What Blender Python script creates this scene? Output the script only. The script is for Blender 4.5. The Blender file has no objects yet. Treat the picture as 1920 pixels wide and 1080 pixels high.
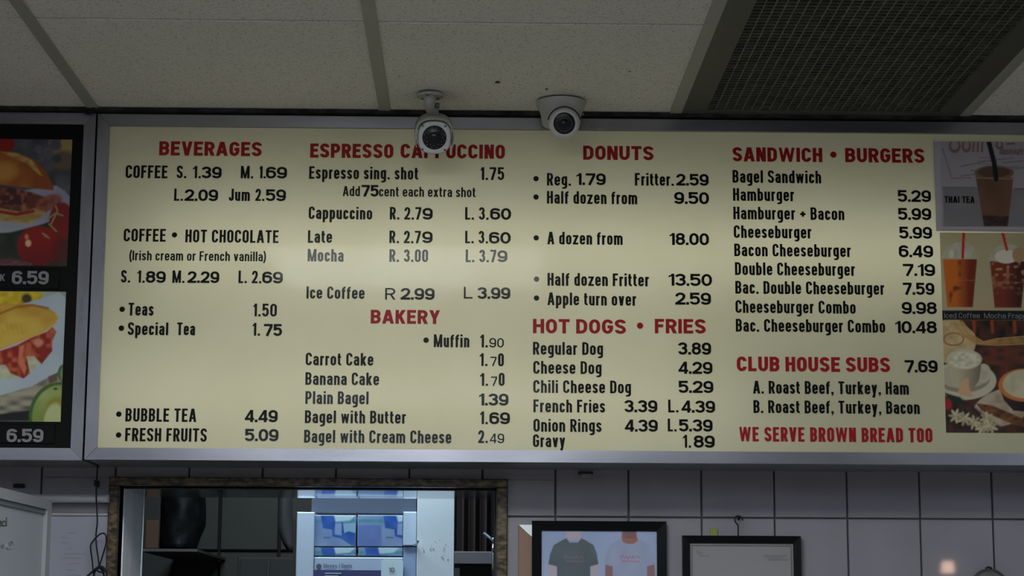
import bpy, bmesh, math, random
import numpy as np
from mathutils import Vector, Matrix
random.seed(7); rng = np.random.RandomState(7)
C = bpy.context.scene.collection
# ------------------------------------------------------------------ camera
F, PITCH, YAW, ROLL, DIST = 3785.4, 0.1701, 0.0204, 0.0044, 4.1286
CZ = 1.55
camd = bpy.data.cameras.new('camera'); cam = bpy.data.objects.new('camera', camd); C.objects.link(cam)
bpy.context.scene.camera = cam
camd.sensor_width = 36; camd.lens = F/1920*36; camd.clip_start = .05; camd.clip_end = 60
_r = Vector((math.cos(YAW), -math.sin(YAW), 0)); _fh = Vector((math.sin(YAW), math.cos(YAW), 0)); _z = Vector((0, 0, 1))
_f = _fh*math.cos(PITCH)+_z*math.sin(PITCH); _u = _z*math.cos(PITCH)-_fh*math.sin(PITCH)
CR = _r*math.cos(ROLL)+_u*math.sin(ROLL); CU = _u*math.cos(ROLL)-_r*math.sin(ROLL); CF = _f
CAM = Vector((0, -DIST, CZ))
m3 = Matrix((CR, CU, -CF)).transposed()
cam.matrix_world = Matrix.Translation(CAM) @ m3.to_4x4()
def ray(x, y): return CF+CR*((x-960)/F)-CU*((y-540)/F)
def at(x, y, Y=0.0):
    d = ray(x, y); return CAM+d*((Y-CAM.y)/d.y)
def atz(x, y, Z):
    d = ray(x, y); return CAM+d*((Z-CAM.z)/d.z)
def px(X, Y, Z):
    X, Y, Z = X-CAM.x, Y-CAM.y, Z-CAM.z
    w = X*CF.x+Y*CF.y+Z*CF.z
    return 960+F*(X*CR.x+Y*CR.y+Z*CR.z)/w, 540-F*(X*CU.x+Y*CU.y+Z*CU.z)/w
HC = CZ+1.0793          # ceiling height
YW = 0.20               # face of the tiled wall
# ------------------------------------------------------------------ world and exposure
sc = bpy.context.scene
sc.view_settings.view_transform = 'Standard'; sc.view_settings.look = 'None'
sc.view_settings.gamma = 1; sc.view_settings.use_curve_mapping = False; sc.view_settings.exposure = 0.0
w = bpy.data.worlds.new('world'); sc.world = w; w.use_nodes = True
w.node_tree.nodes['Background'].inputs[0].default_value = (.5, .56, .65, 1)
w.node_tree.nodes['Background'].inputs[1].default_value = .6
LAMP = 33.0             # strength of the ceiling light diffusers
def area(name, loc, rot, sx, sy, power, col):
    l = bpy.data.lights.new(name, 'AREA'); l.shape = 'RECTANGLE'; l.size = sx; l.size_y = sy; l.energy = power; l.color = col
    o = bpy.data.objects.new(name, l); C.objects.link(o); o.location = loc; o.rotation_euler = rot; return o
# kitchen behind the serving hatch: one cool ceiling light
area('kitchen_light', (-.38, .57, 2.45), (math.radians(28), 0, 0), .7, .1, 16.0, (.70, .87, 1.0))
TUBE = 1.2              # power of the tubes inside the lit menu boxes
# ------------------------------------------------------------------ materials
MATS = {}
def sr(r, g, b):
    f = lambda c: (c/255/12.92 if c/255 <= .04045 else ((c/255+.055)/1.055)**2.4)
    return (f(r), f(g), f(b), 1)
def mat(name, col, rough=.5, metal=0, spec=.5, coat=0, coat_rough=.05, emit=None, trans=0):
    m = bpy.data.materials.new(name); m.use_nodes = True; b = m.node_tree.nodes['Principled BSDF']
    b.inputs['Base Color'].default_value = (*col[:3], 1); b.inputs['Roughness'].default_value = rough
    b.inputs['Metallic'].default_value = metal; b.inputs['Specular IOR Level'].default_value = spec
    b.inputs['Coat Weight'].default_value = coat; b.inputs['Coat Roughness'].default_value = coat_rough
    if emit: b.inputs['Emission Color'].default_value = (*emit[0], 1); b.inputs['Emission Strength'].default_value = emit[1]
    b.inputs['Transmission Weight'].default_value = trans
    MATS[name] = m; return m
def noisy(m, c1, c2, scale=40, detail=4, lo=.4, hi=.6, bump=0, stretch=(1, 1, 1), rough=None):
    nt = m.node_tree; b = nt.nodes['Principled BSDF']
    tc = nt.nodes.new('ShaderNodeTexCoord'); mp = nt.nodes.new('ShaderNodeMapping'); n = nt.nodes.new('ShaderNodeTexNoise')
    mp.inputs['Scale'].default_value = stretch
    n.inputs['Scale'].default_value = scale; n.inputs['Detail'].default_value = detail
    r = nt.nodes.new('ShaderNodeValToRGB'); r.color_ramp.elements[0].position = lo; r.color_ramp.elements[1].position = hi
    r.color_ramp.elements[0].color = (*c1[:3], 1); r.color_ramp.elements[1].color = (*c2[:3], 1)
    nt.links.new(tc.outputs['Object'], mp.inputs[0]); nt.links.new(mp.outputs[0], n.inputs['Vector'])
    nt.links.new(n.outputs[0], r.inputs[0]); nt.links.new(r.outputs[0], b.inputs['Base Color'])
    if bump:
        bp = nt.nodes.new('ShaderNodeBump'); bp.inputs['Strength'].default_value = bump; bp.inputs['Distance'].default_value = .002
        nt.links.new(n.outputs[0], bp.inputs['Height']); nt.links.new(bp.outputs[0], b.inputs['Normal'])
    if rough:
        r2 = nt.nodes.new('ShaderNodeMapRange'); r2.inputs[3].default_value = rough[0]; r2.inputs[4].default_value = rough[1]
        nt.links.new(n.outputs[0], r2.inputs[0]); nt.links.new(r2.outputs[0], b.inputs['Roughness'])
    return m
noisy(mat('ceil_tile', (.6, .6, .55), .95, spec=.1), (.34, .325, .28), (.56, .545, .485), 210, 3, .33, .45, .35)
mat('tee', (.24, .24, .205), .6)
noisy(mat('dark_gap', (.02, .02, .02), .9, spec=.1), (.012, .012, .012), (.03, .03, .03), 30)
noisy(mat('vent_metal', (.12, .12, .10), .6), (.055, .055, .045), (.085, .085, .068), 25)
mat('vent_back', (.008, .008, .007), .9, spec=.05)
noisy(mat('tile', (.2, .2, .21), .35, spec=.2, coat=.9, coat_rough=.035), (.175, .168, .193), (.20, .193, .22), 6, 2, .3, .7)
mat('grout', (.085, .083, .085), .9, spec=.1)
noisy(mat('alu', (.55, .55, .6), .3, 1), (.23, .23, .26), (.33, .33, .375), 14, 5, .3, .75, 0, (.25, 1, 1), (.24, .34))
noisy(mat('alu_v', (.55, .55, .6), .3, 1), (.23, .23, .26), (.33, .33, .375), 14, 5, .3, .75, 0, (1, 1, .25), (.24, .34))
mat('alu_side', (.25, .25, .27), .5, .8)
noisy(mat('panel', (.72, .70, .55), .45, spec=.3, coat=.10, coat_rough=.07), (.57, .54, .355), (.62, .59, .405), 3.5, 3, .35, .65)
mat('vinyl_black', (.003, .003, .003), .4, spec=.06, coat=.08, coat_rough=.07); mat('vinyl_red', (.23, .009, .011), .4, spec=.06, coat=.08, coat_rough=.07)
mat('vinyl_grey', (.14, .14, .145), .4)
mat('box_black', (.003, .003, .003), .4, spec=.08)
mat('cam_white', (.29, .29, .27), .4); mat('cam_face', (.42, .42, .43), .4); mat('cam_black', (.006, .006, .008), .25, spec=.25); mat('cam_glass', (.012, .012, .014), .25, spec=.2)
mat('led', (.10, .10, .11), .25, .6); mat('screw', (.12, .12, .12), .4, .7)
noisy(mat('granite', (.08, .07, .05), .35, spec=.2, coat=.12), (.016, .013, .007), (.12, .088, .050), 50, 8, .38, .66, .0, (1, 1, 2.2))
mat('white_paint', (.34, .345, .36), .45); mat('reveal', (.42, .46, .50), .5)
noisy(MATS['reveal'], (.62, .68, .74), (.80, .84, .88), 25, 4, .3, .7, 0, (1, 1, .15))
noisy(mat('kitchen_wall', (.11, .11, .085), .6), (.022, .0195, .0125), (.028, .025, .017), 3)
mat('kitchen_dark', (.018, .018, .016), .8)
noisy(mat('bag', (.004, .004, .005), .5, spec=.12), (.003, .003, .003), (.006, .006, .007), 22, 3, .4, .6, 1.0); mat('cardboard', (.045, .018, .007), .8); mat('shelf', (.05, .05, .04), .5)
mat('cab_white', (.42, .50, .60), .45); mat('cab_slate', (.065, .085, .12), .5)
noisy(mat('panel_white', (.72, .8, .84), .4), (.66, .76, .82), (.74, .82, .86), 4)
mat('chrome', (.6, .65, .7), .15, 1); mat('brown_dark', (.012, .005, .004), .7); mat('mauve', (.10, .09, .10), .5)
mat('rubber', (.004, .005, .009), .5, spec=.2); mat('frame_black', (.003, .004, .005), .35, spec=.08)
mat('gilt', (.10, .10, .08), .4, .3)
mat('wb', (.31, .34, .37), .3); mat('wb_frame', (.28, .29, .31), .4); mat('wb_band', (.12, .14, .15), .4); mat('ink', (.05, .055, .06), .6); mat('ink_faint', (.20, .21, .23), .6)
mat('green', (.16, .18, .03), .6); mat('wood_brown', (.17, .10, .07), .6); mat('paper_bright', (.75, .8, .82), .6)
noisy(mat('dome_grey', (.13, .125, .12), .35, .3), (.11, .115, .11), (.16, .14, .13), 12)
mat('floor', (.23, .215, .20), .5); mat('plaster', (.45, .43, .40), .8)
mat('lamp_housing', (.7, .7, .7), .5)
mat('diffuser', (.8, .8, .8), .4, emit=((.96, .995, .965), LAMP))
mat('diffuser_cool', (.8, .8, .8), .4, emit=((.80, .90, 1.05), LAMP*.42))
mat('warm_shade', (.8, .5, .35), .6, emit=((1, .62, .45), 16.0))
mat('stain', (.05, .035, .025), .9)
def vmat(name, rough=.4, coat=0.0, coat_rough=.05):
    m = mat(name, (1, 1, 1), rough, coat=coat, coat_rough=coat_rough, spec=.3); nt = m.node_tree
    a = nt.nodes.new('ShaderNodeVertexColor'); a.layer_name = 'print'
    nt.links.new(a.outputs[0], nt.nodes['Principled BSDF'].inputs['Base Color']); return m
vmat('print_gloss', .4, .1); vmat('print_paper', .7)
def translucent(name, f):
    nt = MATS[name].node_tree; b = nt.nodes['Principled BSDF']; out = nt.nodes['Material Output']
    t = nt.nodes.new('ShaderNodeBsdfTranslucent'); mx = nt.nodes.new('ShaderNodeMixShader'); mx.inputs[0].default_value = f
    src = b.inputs['Base Color'].links[0].from_socket; nt.links.new(src, t.inputs['Color'])
    nt.links.new(b.outputs[0], mx.inputs[1]); nt.links.new(t.outputs[0], mx.inputs[2]); nt.links.new(mx.outputs[0], out.inputs['Surface'])
translucent('panel', .46); translucent('print_gloss', .35)
# ------------------------------------------------------------------ mesh helpers
def tag(o, label=None, cat=None, group=None, kind=None):
    if label: o['label'] = label
    if cat: o['category'] = cat
    if group: o['group'] = group
    if kind: o['kind'] = kind
    return o
def empty(name, loc, label, cat, group=None):
    o = bpy.data.objects.new(name, None); C.objects.link(o); o.location = loc; o.empty_display_size = .05
    return tag(o, label, cat, group)
def wloc(o):
    v = Vector((0, 0, 0))
    while o: v += o.location; o = o.parent
    return v
class MB:
    def __init__(s): s.v = []; s.f = []; s.sm = []
    def add(s, vs, fs, smooth=False):
        n = len(s.v); s.v += [Vector(v) for v in vs]; s.f += [[i+n for i in f] for f in fs]; s.sm += [smooth]*len(fs); return s
    def box(s, a, b, cham=0):
        x0, x1 = sorted((a[0], b[0])); y0, y1 = sorted((a[1], b[1])); z0, z1 = sorted((a[2], b[2]))
        if not cham:
            vs = [(x, y, z) for x in (x0, x1) for y in (y0, y1) for z in (z0, z1)]
            return s.add(vs, [(0, 1, 3, 2), (4, 6, 7, 5), (0, 4, 5, 1), (2, 3, 7, 6), (0, 2, 6, 4), (1, 5, 7, 3)])
        c = cham    # chamfer round the -Y face
        vs = [(x0+c, y0, z0+c), (x1-c, y0, z0+c), (x1-c, y0, z1-c), (x0+c, y0, z1-c), (x0, y0+c, z0), (x1, y0+c, z0), (x1, y0+c, z1), (x0, y0+c, z1),
              (x0, y1, z0), (x1, y1, z0), (x1, y1, z1), (x0, y1, z1)]
        fs = [(0, 1, 2, 3)]+[(i+4, (i+1) % 4+4, (i+1) % 4, i) for i in range(4)]+[(i+8, (i+1) % 4+8, (i+1) % 4+4, i+4) for i in range(4)]+[(11, 10, 9, 8)]
        return s.add(vs, fs)
    def prism(s, pts, y0, y1):   # polygon in XZ (list of (x,z)) extruded along Y
        n = len(pts); vs = [(x, y0, z) for x, z in pts]+[(x, y1, z) for x, z in pts]
        return s.add(vs, [list(range(n)), list(range(2*n-1, n-1, -1))]+[(i, i+n, (i+1) % n+n, (i+1) % n) for i in range(n)])
    def quad(s, *p): return s.add(p, [(0, 1, 2, 3)])
    def lathe(s, prof, base, axis, seg=32, cap=True):   # prof: (r, h) along axis
        ax = Vector(axis).normalized(); a = ax.orthogonal().normalized(); b = ax.cross(a)
        n = len(prof); vs = []
        for r, h in prof:
            for k in range(seg):
                t = 2*math.pi*k/seg; vs.append(Vector(base)+ax*h+(a*math.cos(t)+b*math.sin(t))*r)
        fs = [(i*seg+k, i*seg+(k+1) % seg, (i+1)*seg+(k+1) % seg, (i+1)*seg+k) for i in range(n-1) for k in range(seg)]
        s.add(vs, fs, True)
        if cap:
            for i in (0, n-1):
                if prof[i][0] > 1e-6:
                    k0 = len(s.v)-n*seg+i*seg
                    s.f.append(list(range(k0, k0+seg))); s.sm.append(False)
        return s
    def tube(s, pts, r, seg=8):
        pts = [Vector(p) for p in pts]; n = len(pts); vs = []
        ref = Vector((.13, .9, .2)).normalized()
        for i, p in enumerate(pts):
            t = (pts[min(i+1, n-1)]-pts[max(i-1, 0)]).normalized()
            a = t.cross(ref).normalized(); b = t.cross(a)
            for k in range(seg): g = 2*math.pi*k/seg; vs.append(p+(a*math.cos(g)+b*math.sin(g))*r)
        fs = [(i*seg+k, i*seg+(k+1) % seg, (i+1)*seg+(k+1) % seg, (i+1)*seg+k) for i in range(n-1) for k in range(seg)]
        s.add(vs, fs, True); k0 = len(s.v)-n*seg
        s.f.append(list(range(k0, k0+seg))); s.f.append(list(range(k0+(n-1)*seg, k0+n*seg))); s.sm += [False]*2; return s
    def build(s, name, m, parent=None, origin=None):
        me = bpy.data.meshes.new(name)
        if parent: off = wloc(parent)
        else:
            a = np.array([tuple(v) for v in s.v]); off = Vector(origin) if origin else Vector((a[:, 0].mean(), a[:, 1].mean(), a[:, 2].min()))
        me.from_pydata([tuple(v-off) for v in s.v], [], s.f); me.update()
        bm = bmesh.new(); bm.from_mesh(me); bmesh.ops.recalc_face_normals(bm, faces=bm.faces); bm.to_mesh(me); bm.free()
        me.polygons.foreach_set('use_smooth', s.sm)
        me.materials.append(MATS[m] if isinstance(m, str) else m)
        o = bpy.data.objects.new(name, me); C.objects.link(o)
        if parent: o.parent = parent
        else: o.location = off
        return o
def pxbox(x0, y0, x1, y1, Y0, Y1, cham=0, mb=None):
    """box whose front face (at depth Y0) spans the given picture rectangle, measured once on that plane"""
    a = at(x0, (y0+y1)/2, Y0); b = at(x1, (y0+y1)/2, Y0); t = at((x0+x1)/2, y0, Y0); u = at((x0+x1)/2, y1, Y0)
    return (mb or MB()).box((a.x, Y0, u.z), (b.x, Y1, t.z), cham)
def smoothpath(pts, n=8):
    P = [Vector(p) for p in pts]; out = []
    for i in range(len(P)-1):
        a, b, c, d = P[max(i-1, 0)], P[i], P[i+1], P[min(i+2, len(P)-1)]
        for k in range(n):
            t = k/n; out.append(.5*((2*b)+(c-a)*t+(2*a-5*b+4*c-d)*t*t+(3*b-a-3*c+d)*t**3))
    return out+[P[-1]]
# ------------------------------------------------------------------ stroke lettering
def fillet(pts, rx, ry, closed=False):
    n = len(pts); out = []
    for i, p in enumerate(pts):
        if not closed and i in (0, n-1): out.append(p); continue
        a = pts[i-1]; b = pts[(i+1) % n]
        def tang(q, end):
            dx, dy = q[0]-p[0], q[1]-p[1]; L = math.hypot(dx, dy)
            if L < 1e-9: return p
            r = math.hypot(dx/L*rx, dy/L*ry); r = min(r, L*(1 if end else .5))
            return (p[0]+dx/L*r, p[1]+dy/L*r)
        A = tang(a, not closed and i-1 == 0); B = tang(b, not closed and i+1 == n-1); k = .56
        c1 = (A[0]+(p[0]-A[0])*k, A[1]+(p[1]-A[1])*k); c2 = (B[0]+(p[0]-B[0])*k, B[1]+(p[1]-B[1])*k)
        for j in range(8):
            t = j/7; s = 1-t
            out.append((s**3*A[0]+3*s*s*t*c1[0]+3*s*t*t*c2[0]+t**3*B[0], s**3*A[1]+3*s*s*t*c1[1]+3*s*t*t*c2[1]+t**3*B[1]))
    res = []
    for q in out:
        if not res or math.hypot(q[0]-res[-1][0], q[1]-res[-1][1]) > 1e-5: res.append(q)
    if closed and math.hypot(res[0][0]-res[-1][0], res[0][1]-res[-1][1]) < 1e-5: res.pop()
    return res
class Glyph:
    def __init__(s, w, t, h=1.0, desc=0):
        s.q = []; s.w = w; s.t = t; s.u = t*.84; s.L = t/2; s.R = w-t/2; s.T = h-s.u/2; s.B = s.u/2; s.M = h/2; s.h = h
    def V(s, x, y0, y1): h = s.t/2; s.q.append([(x-h, y0), (x+h, y0), (x+h, y1), (x-h, y1)])
    def H(s, y, x0, x1): h = s.u/2; s.q.append([(x0, y-h), (x1, y-h), (x1, y+h), (x0, y+h)])
    def D(s, x0, y0, x1, y1, k=1.0):
        L = math.hypot(x1-x0, y1-y0); h = s.t*k/2*L/max(abs(y1-y0), .01); h = min(h, s.t*.9)
        s.q.append([(x0-h, y0), (x0+h, y0), (x1+h, y1), (x1-h, y1)])
    def P(s, pts, closed=False, rx=None, ry=None):
        r = (s.R-s.L)/2
        c = fillet(pts, rx or r, ry or r*1.15, closed); n = len(c); hs = []
        for i in range(n):
            a = c[i-1] if (closed or i) else c[i]; b = c[(i+1) % n] if (closed or i < n-1) else c[i]
            dx, dy = b[0]-a[0], b[1]-a[1]; L = math.hypot(dx, dy) or 1
            nx, ny = -dy/L, dx/L; hs.append((nx*s.t/2, ny*s.u/2))
        for i in range(n if closed else n-1):
            j = (i+1) % n; a, b, ha, hb = c[i], c[j], hs[i], hs[j]
            s.q.append([(a[0]-ha[0], a[1]-ha[1]), (b[0]-hb[0], b[1]-hb[1]), (b[0]+hb[0], b[1]+hb[1]), (a[0]+ha[0], a[1]+ha[1])])
    def disc(s, x, y, r):
        s.q.append([(x+r*math.cos(k*math.pi/10), y+r*math.sin(k*math.pi/10)) for k in range(20)])
XH = .75
WID = {'I': 0, 'i': 0, 'l': 0, '.': 0, ',': 0, '1': .26, 'M': .68, 'W': .80, 'm': .68, 'w': .62, 'E': .42, 'F': .40, 'L': .40, 'T': .46, 'J': .40, 'f': .29,
       't': .28, 'r': .29, '(': .20, ')': .20, ' ': .16, '+': .42, '|': 0, 's': .39, 'c': .40, 'a': .42, '-': .25, 'Y': .5, 'V': .5, 'A': .54}
def wid(c, t):
    v = WID.get(c, .43 if c.islower() else .47)
    return max(v, 0)
def glyph(c, w, t):
    g = Glyph(w, t, XH if c in 'acegmnopqrsuvwxyz' else 1.0); L, R, T, B, M, h, u = g.L, g.R, g.T, g.B, g.M, g.h, g.u
    mid = (L+R)/2; r = (R-L)/2
    if c == 'I' or c == 'l' or c == '|': g.V(t/2, 0, 1)
    elif c == 'i': g.V(t/2, 0, XH); g.V(t/2, 1-u*.95, 1)
    elif c == '.': g.V(t/2, 0, t*.95)
    elif c == ',': g.V(t/2, 0, t*.95); g.q.append([(t*.45, 0), (t, 0), (t*.45, -t*.8), (t*.1, -t*.8)])
    elif c in 'O0': g.P([(L, B), (R, B), (R, T), (L, T)], True)
    elif c == 'Q': g.P([(L, B), (R, B), (R, T), (L, T)], True); g.D(R, 0, mid, .3)
    elif c == 'C': g.P([(R, .69), (R, T), (L, T), (L, B), (R, B), (R, .31)])
    elif c == 'G': g.P([(R, .71), (R, T), (L, T), (L, B), (R, B), (R, .50)]); g.H(.50-u*.1, mid, w); 
    elif c == 'S': g.P([(R, .74), (R, T), (L, T), (L, .56), (R, .44), (R, B), (L, B), (L, .27)], ry=min(r*1.1, .2))
    elif c == 'B':
        g.V(L, 0, 1); q = R-.02*w; g.P([(L, T), (q, T), (q, .52), (L, .52)], rx=r*.9, ry=.2); g.P([(L, .52), (R, .52), (R, B), (L, B)], rx=r*.9, ry=.22)
    elif c == 'D': g.V(L, 0, 1); g.P([(L, T), (R, T), (R, B), (L, B)], rx=r*1.2)
    elif c in 'PR':
        m_ = .44 if c == 'P' else .47
        g.V(L, 0, 1); g.P([(L, T), (R, T), (R, m_), (L, m_)], rx=r*.95, ry=.22)
        if c == 'R': g.D(R+.01, 0, mid+.04*w, m_+.01)
    elif c == 'E': g.V(L, 0, 1); g.H(T, 0, w); g.H(B, 0, w); g.H(.52, 0, w*.9)
    elif c == 'F': g.V(L, 0, 1); g.H(T, 0, w); g.H(.52, 0, w*.9)
    elif c == 'H': g.V(L, 0, 1); g.V(R, 0, 1); g.H(.53, L, R)
    elif c == 'L': g.V(L, 0, 1); g.H(B, 0, w)
    elif c == 'T': g.V(w/2, 0, 1); g.H(T, 0, w)
    elif c == 'J': g.P([(R, 1), (R, B), (L, B), (L, .30)])
    elif c == 'U': g.P([(L, 1), (L, B), (R, B), (R, 1)])
    elif c == 'N': g.V(L, 0, 1); g.V(R, 0, 1); g.D(L+.1*t, 1, R-.1*t, 0, .95)
    elif c == 'M': g.V(L, 0, 1); g.V(R, 0, 1); g.D(L+.15*t, 1, w/2, 0, .8); g.D(R-.15*t, 1, w/2, 0, .8)
    elif c == 'A': g.D(L*.95, 0, w/2-.1*t, 1); g.D(w-L*.95, 0, w/2+.1*t, 1); g.H(.29, w*.25, w*.75)
    elif c == 'V' or c == 'v': g.D(L, h, w/2-.05*t, 0); g.D(R, h, w/2+.05*t, 0)
    elif c in 'Ww':
        k = .8; g.D(L*.9, h, w*.28, 0, k); g.D(w/2, h, w*.28, 0, k); g.D(w/2, h, w*.72, 0, k); g.D(w-L*.9, h, w*.72, 0, k)
    elif c in 'Xx': g.D(L, h, R, 0); g.D(R, h, L, 0)
    elif c == 'Y': g.D(L, 1, w/2, .40); g.D(R, 1, w/2, .40); g.V(w/2, 0, .44)
    elif c in 'Zz': g.H(T, 0, w); g.H(B, 0, w); g.D(R, T, L, B)
    elif c in 'Kk':
        g.V(L, 0, 1); kk = XH if c == 'k' else 1; g.D(R, kk, L+.3*t, kk*.38); g.D(R, 0, w*.42, kk*.58)
    elif c == 'a':
        g.P([(L, XH*.72), (L, T), (R, T), (R, 0)]); g.P([(R, XH*.58), (L, XH*.56), (L, B), (R, B), (R, XH*.3)], rx=r*.9, ry=.14)
    elif c in 'bp':
        y0, y1 = (0, 1) if c == 'b' else (-.25, XH); g.V(L, y0, y1); g.P([(L, B), (R, B), (R, XH-u/2), (L, XH-u/2)], True)
    elif c in 'dqg':
        y0, y1 = (0, 1) if c == 'd' else (-.25, XH)
        g.P([(L, B if c != 'g' else B+.03), (R, B if c != 'g' else B+.03), (R, XH-u/2), (L, XH-u/2)], True)
        if c == 'g': g.P([(R, XH), (R, -.25+u/2), (L, -.25+u/2), (L, -.14)], ry=.13)
        else: g.V(R, y0, y1)
    elif c == 'c': g.P([(R, XH*.66), (R, T), (L, T), (L, B), (R, B), (R, XH*.34)])
    elif c == 'e': g.P([(L, XH*.5), (R, XH*.5), (R, T), (L, T), (L, B), (R, B), (R, XH*.30)], rx=r); g.q.pop(0) if False else None; g.H(XH*.5, L, R); g.V(R, XH*.5-u/2, XH*.6); g.q.append([(L-t/2, XH*.4), (L+t/2, XH*.4), (L+t/2, XH*.6), (L-t/2, XH*.6)])
    elif c == 'f': x = w*.40; g.P([(x, 0), (x, T), (w, T)], rx=.16, ry=.16); g.H(XH-u/2, 0, w*.95)
    elif c == 't': x = w*.40; g.P([(x, .95), (x, B), (w, B)], rx=.14, ry=.14); g.H(XH-u/2, 0, w*.95)
    elif c == 'h': g.V(L, 0, 1); g.P([(L, XH*.6), (L, XH-u/2), (R, XH-u/2), (R, 0)])
    elif c == 'n': g.V(L, 0, XH); g.P([(L, XH*.6), (L, T), (R, T), (R, 0)])
    elif c == 'r': g.V(L, 0, XH); g.P([(L, XH*.5), (L, T), (w, T-.01)], rx=.14, ry=.2)
    elif c == 'm':
        g.V(L, 0, XH); c_ = w/2; rr = (c_-L)/2
        g.P([(L, XH*.6), (L, T), (c_, T), (c_, 0)], rx=rr, ry=rr*1.2); g.P([(c_, XH*.6), (c_, T), (R, T), (R, 0)], rx=rr, ry=rr*1.2)
    elif c == 'u': g.P([(L, XH), (L, B), (R, B), (R, XH*.35)]); g.V(R, 0, XH)
    elif c == 'o': g.P([(L, B), (R, B), (R, T), (L, T)], True)
    elif c == 's': g.P([(R, XH*.72), (R, T), (L, T), (L, XH*.57), (R, XH*.43), (R, B), (L, B), (L, XH*.28)], ry=.13)
    elif c == 'y': g.D(L, XH, w/2, 0); g.D(R, XH, w*.36, -.25); g.H(-.25+u/2, w*.12, w*.45)
    elif c == '(': g.P([(w, 1.08), (L, .8), (L, .1), (w, -.18)], rx=.2, ry=.3)
    elif c == ')': g.P([(0, 1.08), (R, .8), (R, .1), (0, -.18)], rx=.2, ry=.3)
    elif c == '+': g.V(w/2, .25, .25+w*.95); g.H(.25+w*.47, 0, w)
    elif c == '-': g.H(.4, 0, w)
    elif c == '1': g.V(R, 0, 1); g.q.append([(0, .70), (R, .82), (R, 1), (R-t/2, 1), (R-t*.7, .90), (0, .83)])
    elif c == '2': g.P([(L, .68), (L, T), (R, T), (R, .52), (L*1.05, B+.02)], rx=r, ry=.24); g.H(B, 0, w); g.q.append([(0, 0), (t*1.3, 0), (t*1.3, u), (0, u)])
    elif c == '3':
        q = R-.02; g.P([(L, .74), (L, T), (q, T), (q, .53), (w*.42, .53)], ry=.19); g.P([(w*.42, .53), (R, .53), (R, B), (L, B), (L, .27)], ry=.21)
    elif c == '4': x = w*.74; g.V(x, 0, 1); g.H(.26, 0, w); g.D(L*.75, .26, x-.1*t, 1, .8)
    elif c == '5': g.P([(L*1.2, .52), (L*1.2, .62), (R, .62), (R, B), (L, B), (L, .26)], rx=r, ry=.23); g.V(L*1.25, .46, 1); g.H(T, L*.6, w*.94)
    elif c == '6': g.P([(R, .75), (R, T), (L, T), (L, B), (R, B), (R, .60), (L, .60)], ry=.22)
    elif c == '9': g.P([(L, .25), (L, B), (R, B), (R, T), (L, T), (L, .40), (R, .40)], ry=.22)
    elif c == '7': g.H(T, 0, w); g.P([(R, T), (R, .80), (w*.36, 0)], rx=.02, ry=.02)
    elif c == '8':
        q = .025*w; g.P([(L+q, .54), (R-q, .54), (R-q, T), (L+q, T)], True, ry=.19); g.P([(L, B), (R, B), (R, .54), (L, .54)], True, ry=.21)
    return g.q
STY = {'c': (.182, 1.0, .105), 'b': (.228, 1.45, .055), 'r': (.16, 1.3, .10), 'h': (.245, 1.3, .105), 'k': (.20, 1.0, .11), 's': (.17, 1.0, .10)}
def lettering(s, x0, x1, yb, cap, sty, m, parent, Y=0.0, name='lettering', slope=.0078, label=None):
    t, wf, gap = STY[sty]; P0 = at(x0, yb, Y); P1 = at(x1, yb+slope*(x1-x0), Y); H = at(x0, yb-cap, Y).z-P0.z
    W = (P1.x-P0.x)/H
    def adv(c, f):
        if c in 'Iil.,|': return t
        if c == ' ': return .17*f
        return max(wid(c, t)*wf*f, t*1.3)
    def total(f): return sum(adv(c, f)+gap*(.6+.4*f) for c in s)-gap*(.6+.4*f)
    lo, hi = .3, 4
    for _ in range(40):
        mdl = (lo+hi)/2
        if total(mdl) < W: lo = mdl
        else: hi = mdl
    f = lo; x = 0; mb = MB()
    for c in s:
        a = adv(c, f)
        if c == '•':
            r_ = .19 if sty != 'h' else .21; q = [[(a/2+r_*math.cos(k*math.pi/12), .46+r_*math.sin(k*math.pi/12)) for k in range(24)]]
        elif c == ' ': q = []
        else: q = glyph(c, a, t)
        for iq, poly in enumerate(q): mb.add([(P0.x+(x+p[0])*H, Y-.0012-.000012*iq, P0.z+p[1]*H) for p in poly], [list(range(len(poly)))])
        x += a+gap*(.6+.4*f)
    o = mb.build(name, m, parent)
    if label: o['label'] = label
    return o
def dot(x, y, r, m, parent, Y=0.0):
    c = at(x, y, Y); R = r/F*(c-CAM).dot(CF); mb = MB()
    mb.add([(c.x+R*math.cos(k*math.pi/14), Y-.0012, c.z+R*math.sin(k*math.pi/14)) for k in range(28)], [list(range(28))])
    return mb.build('bullet_mark', m, parent)
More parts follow.
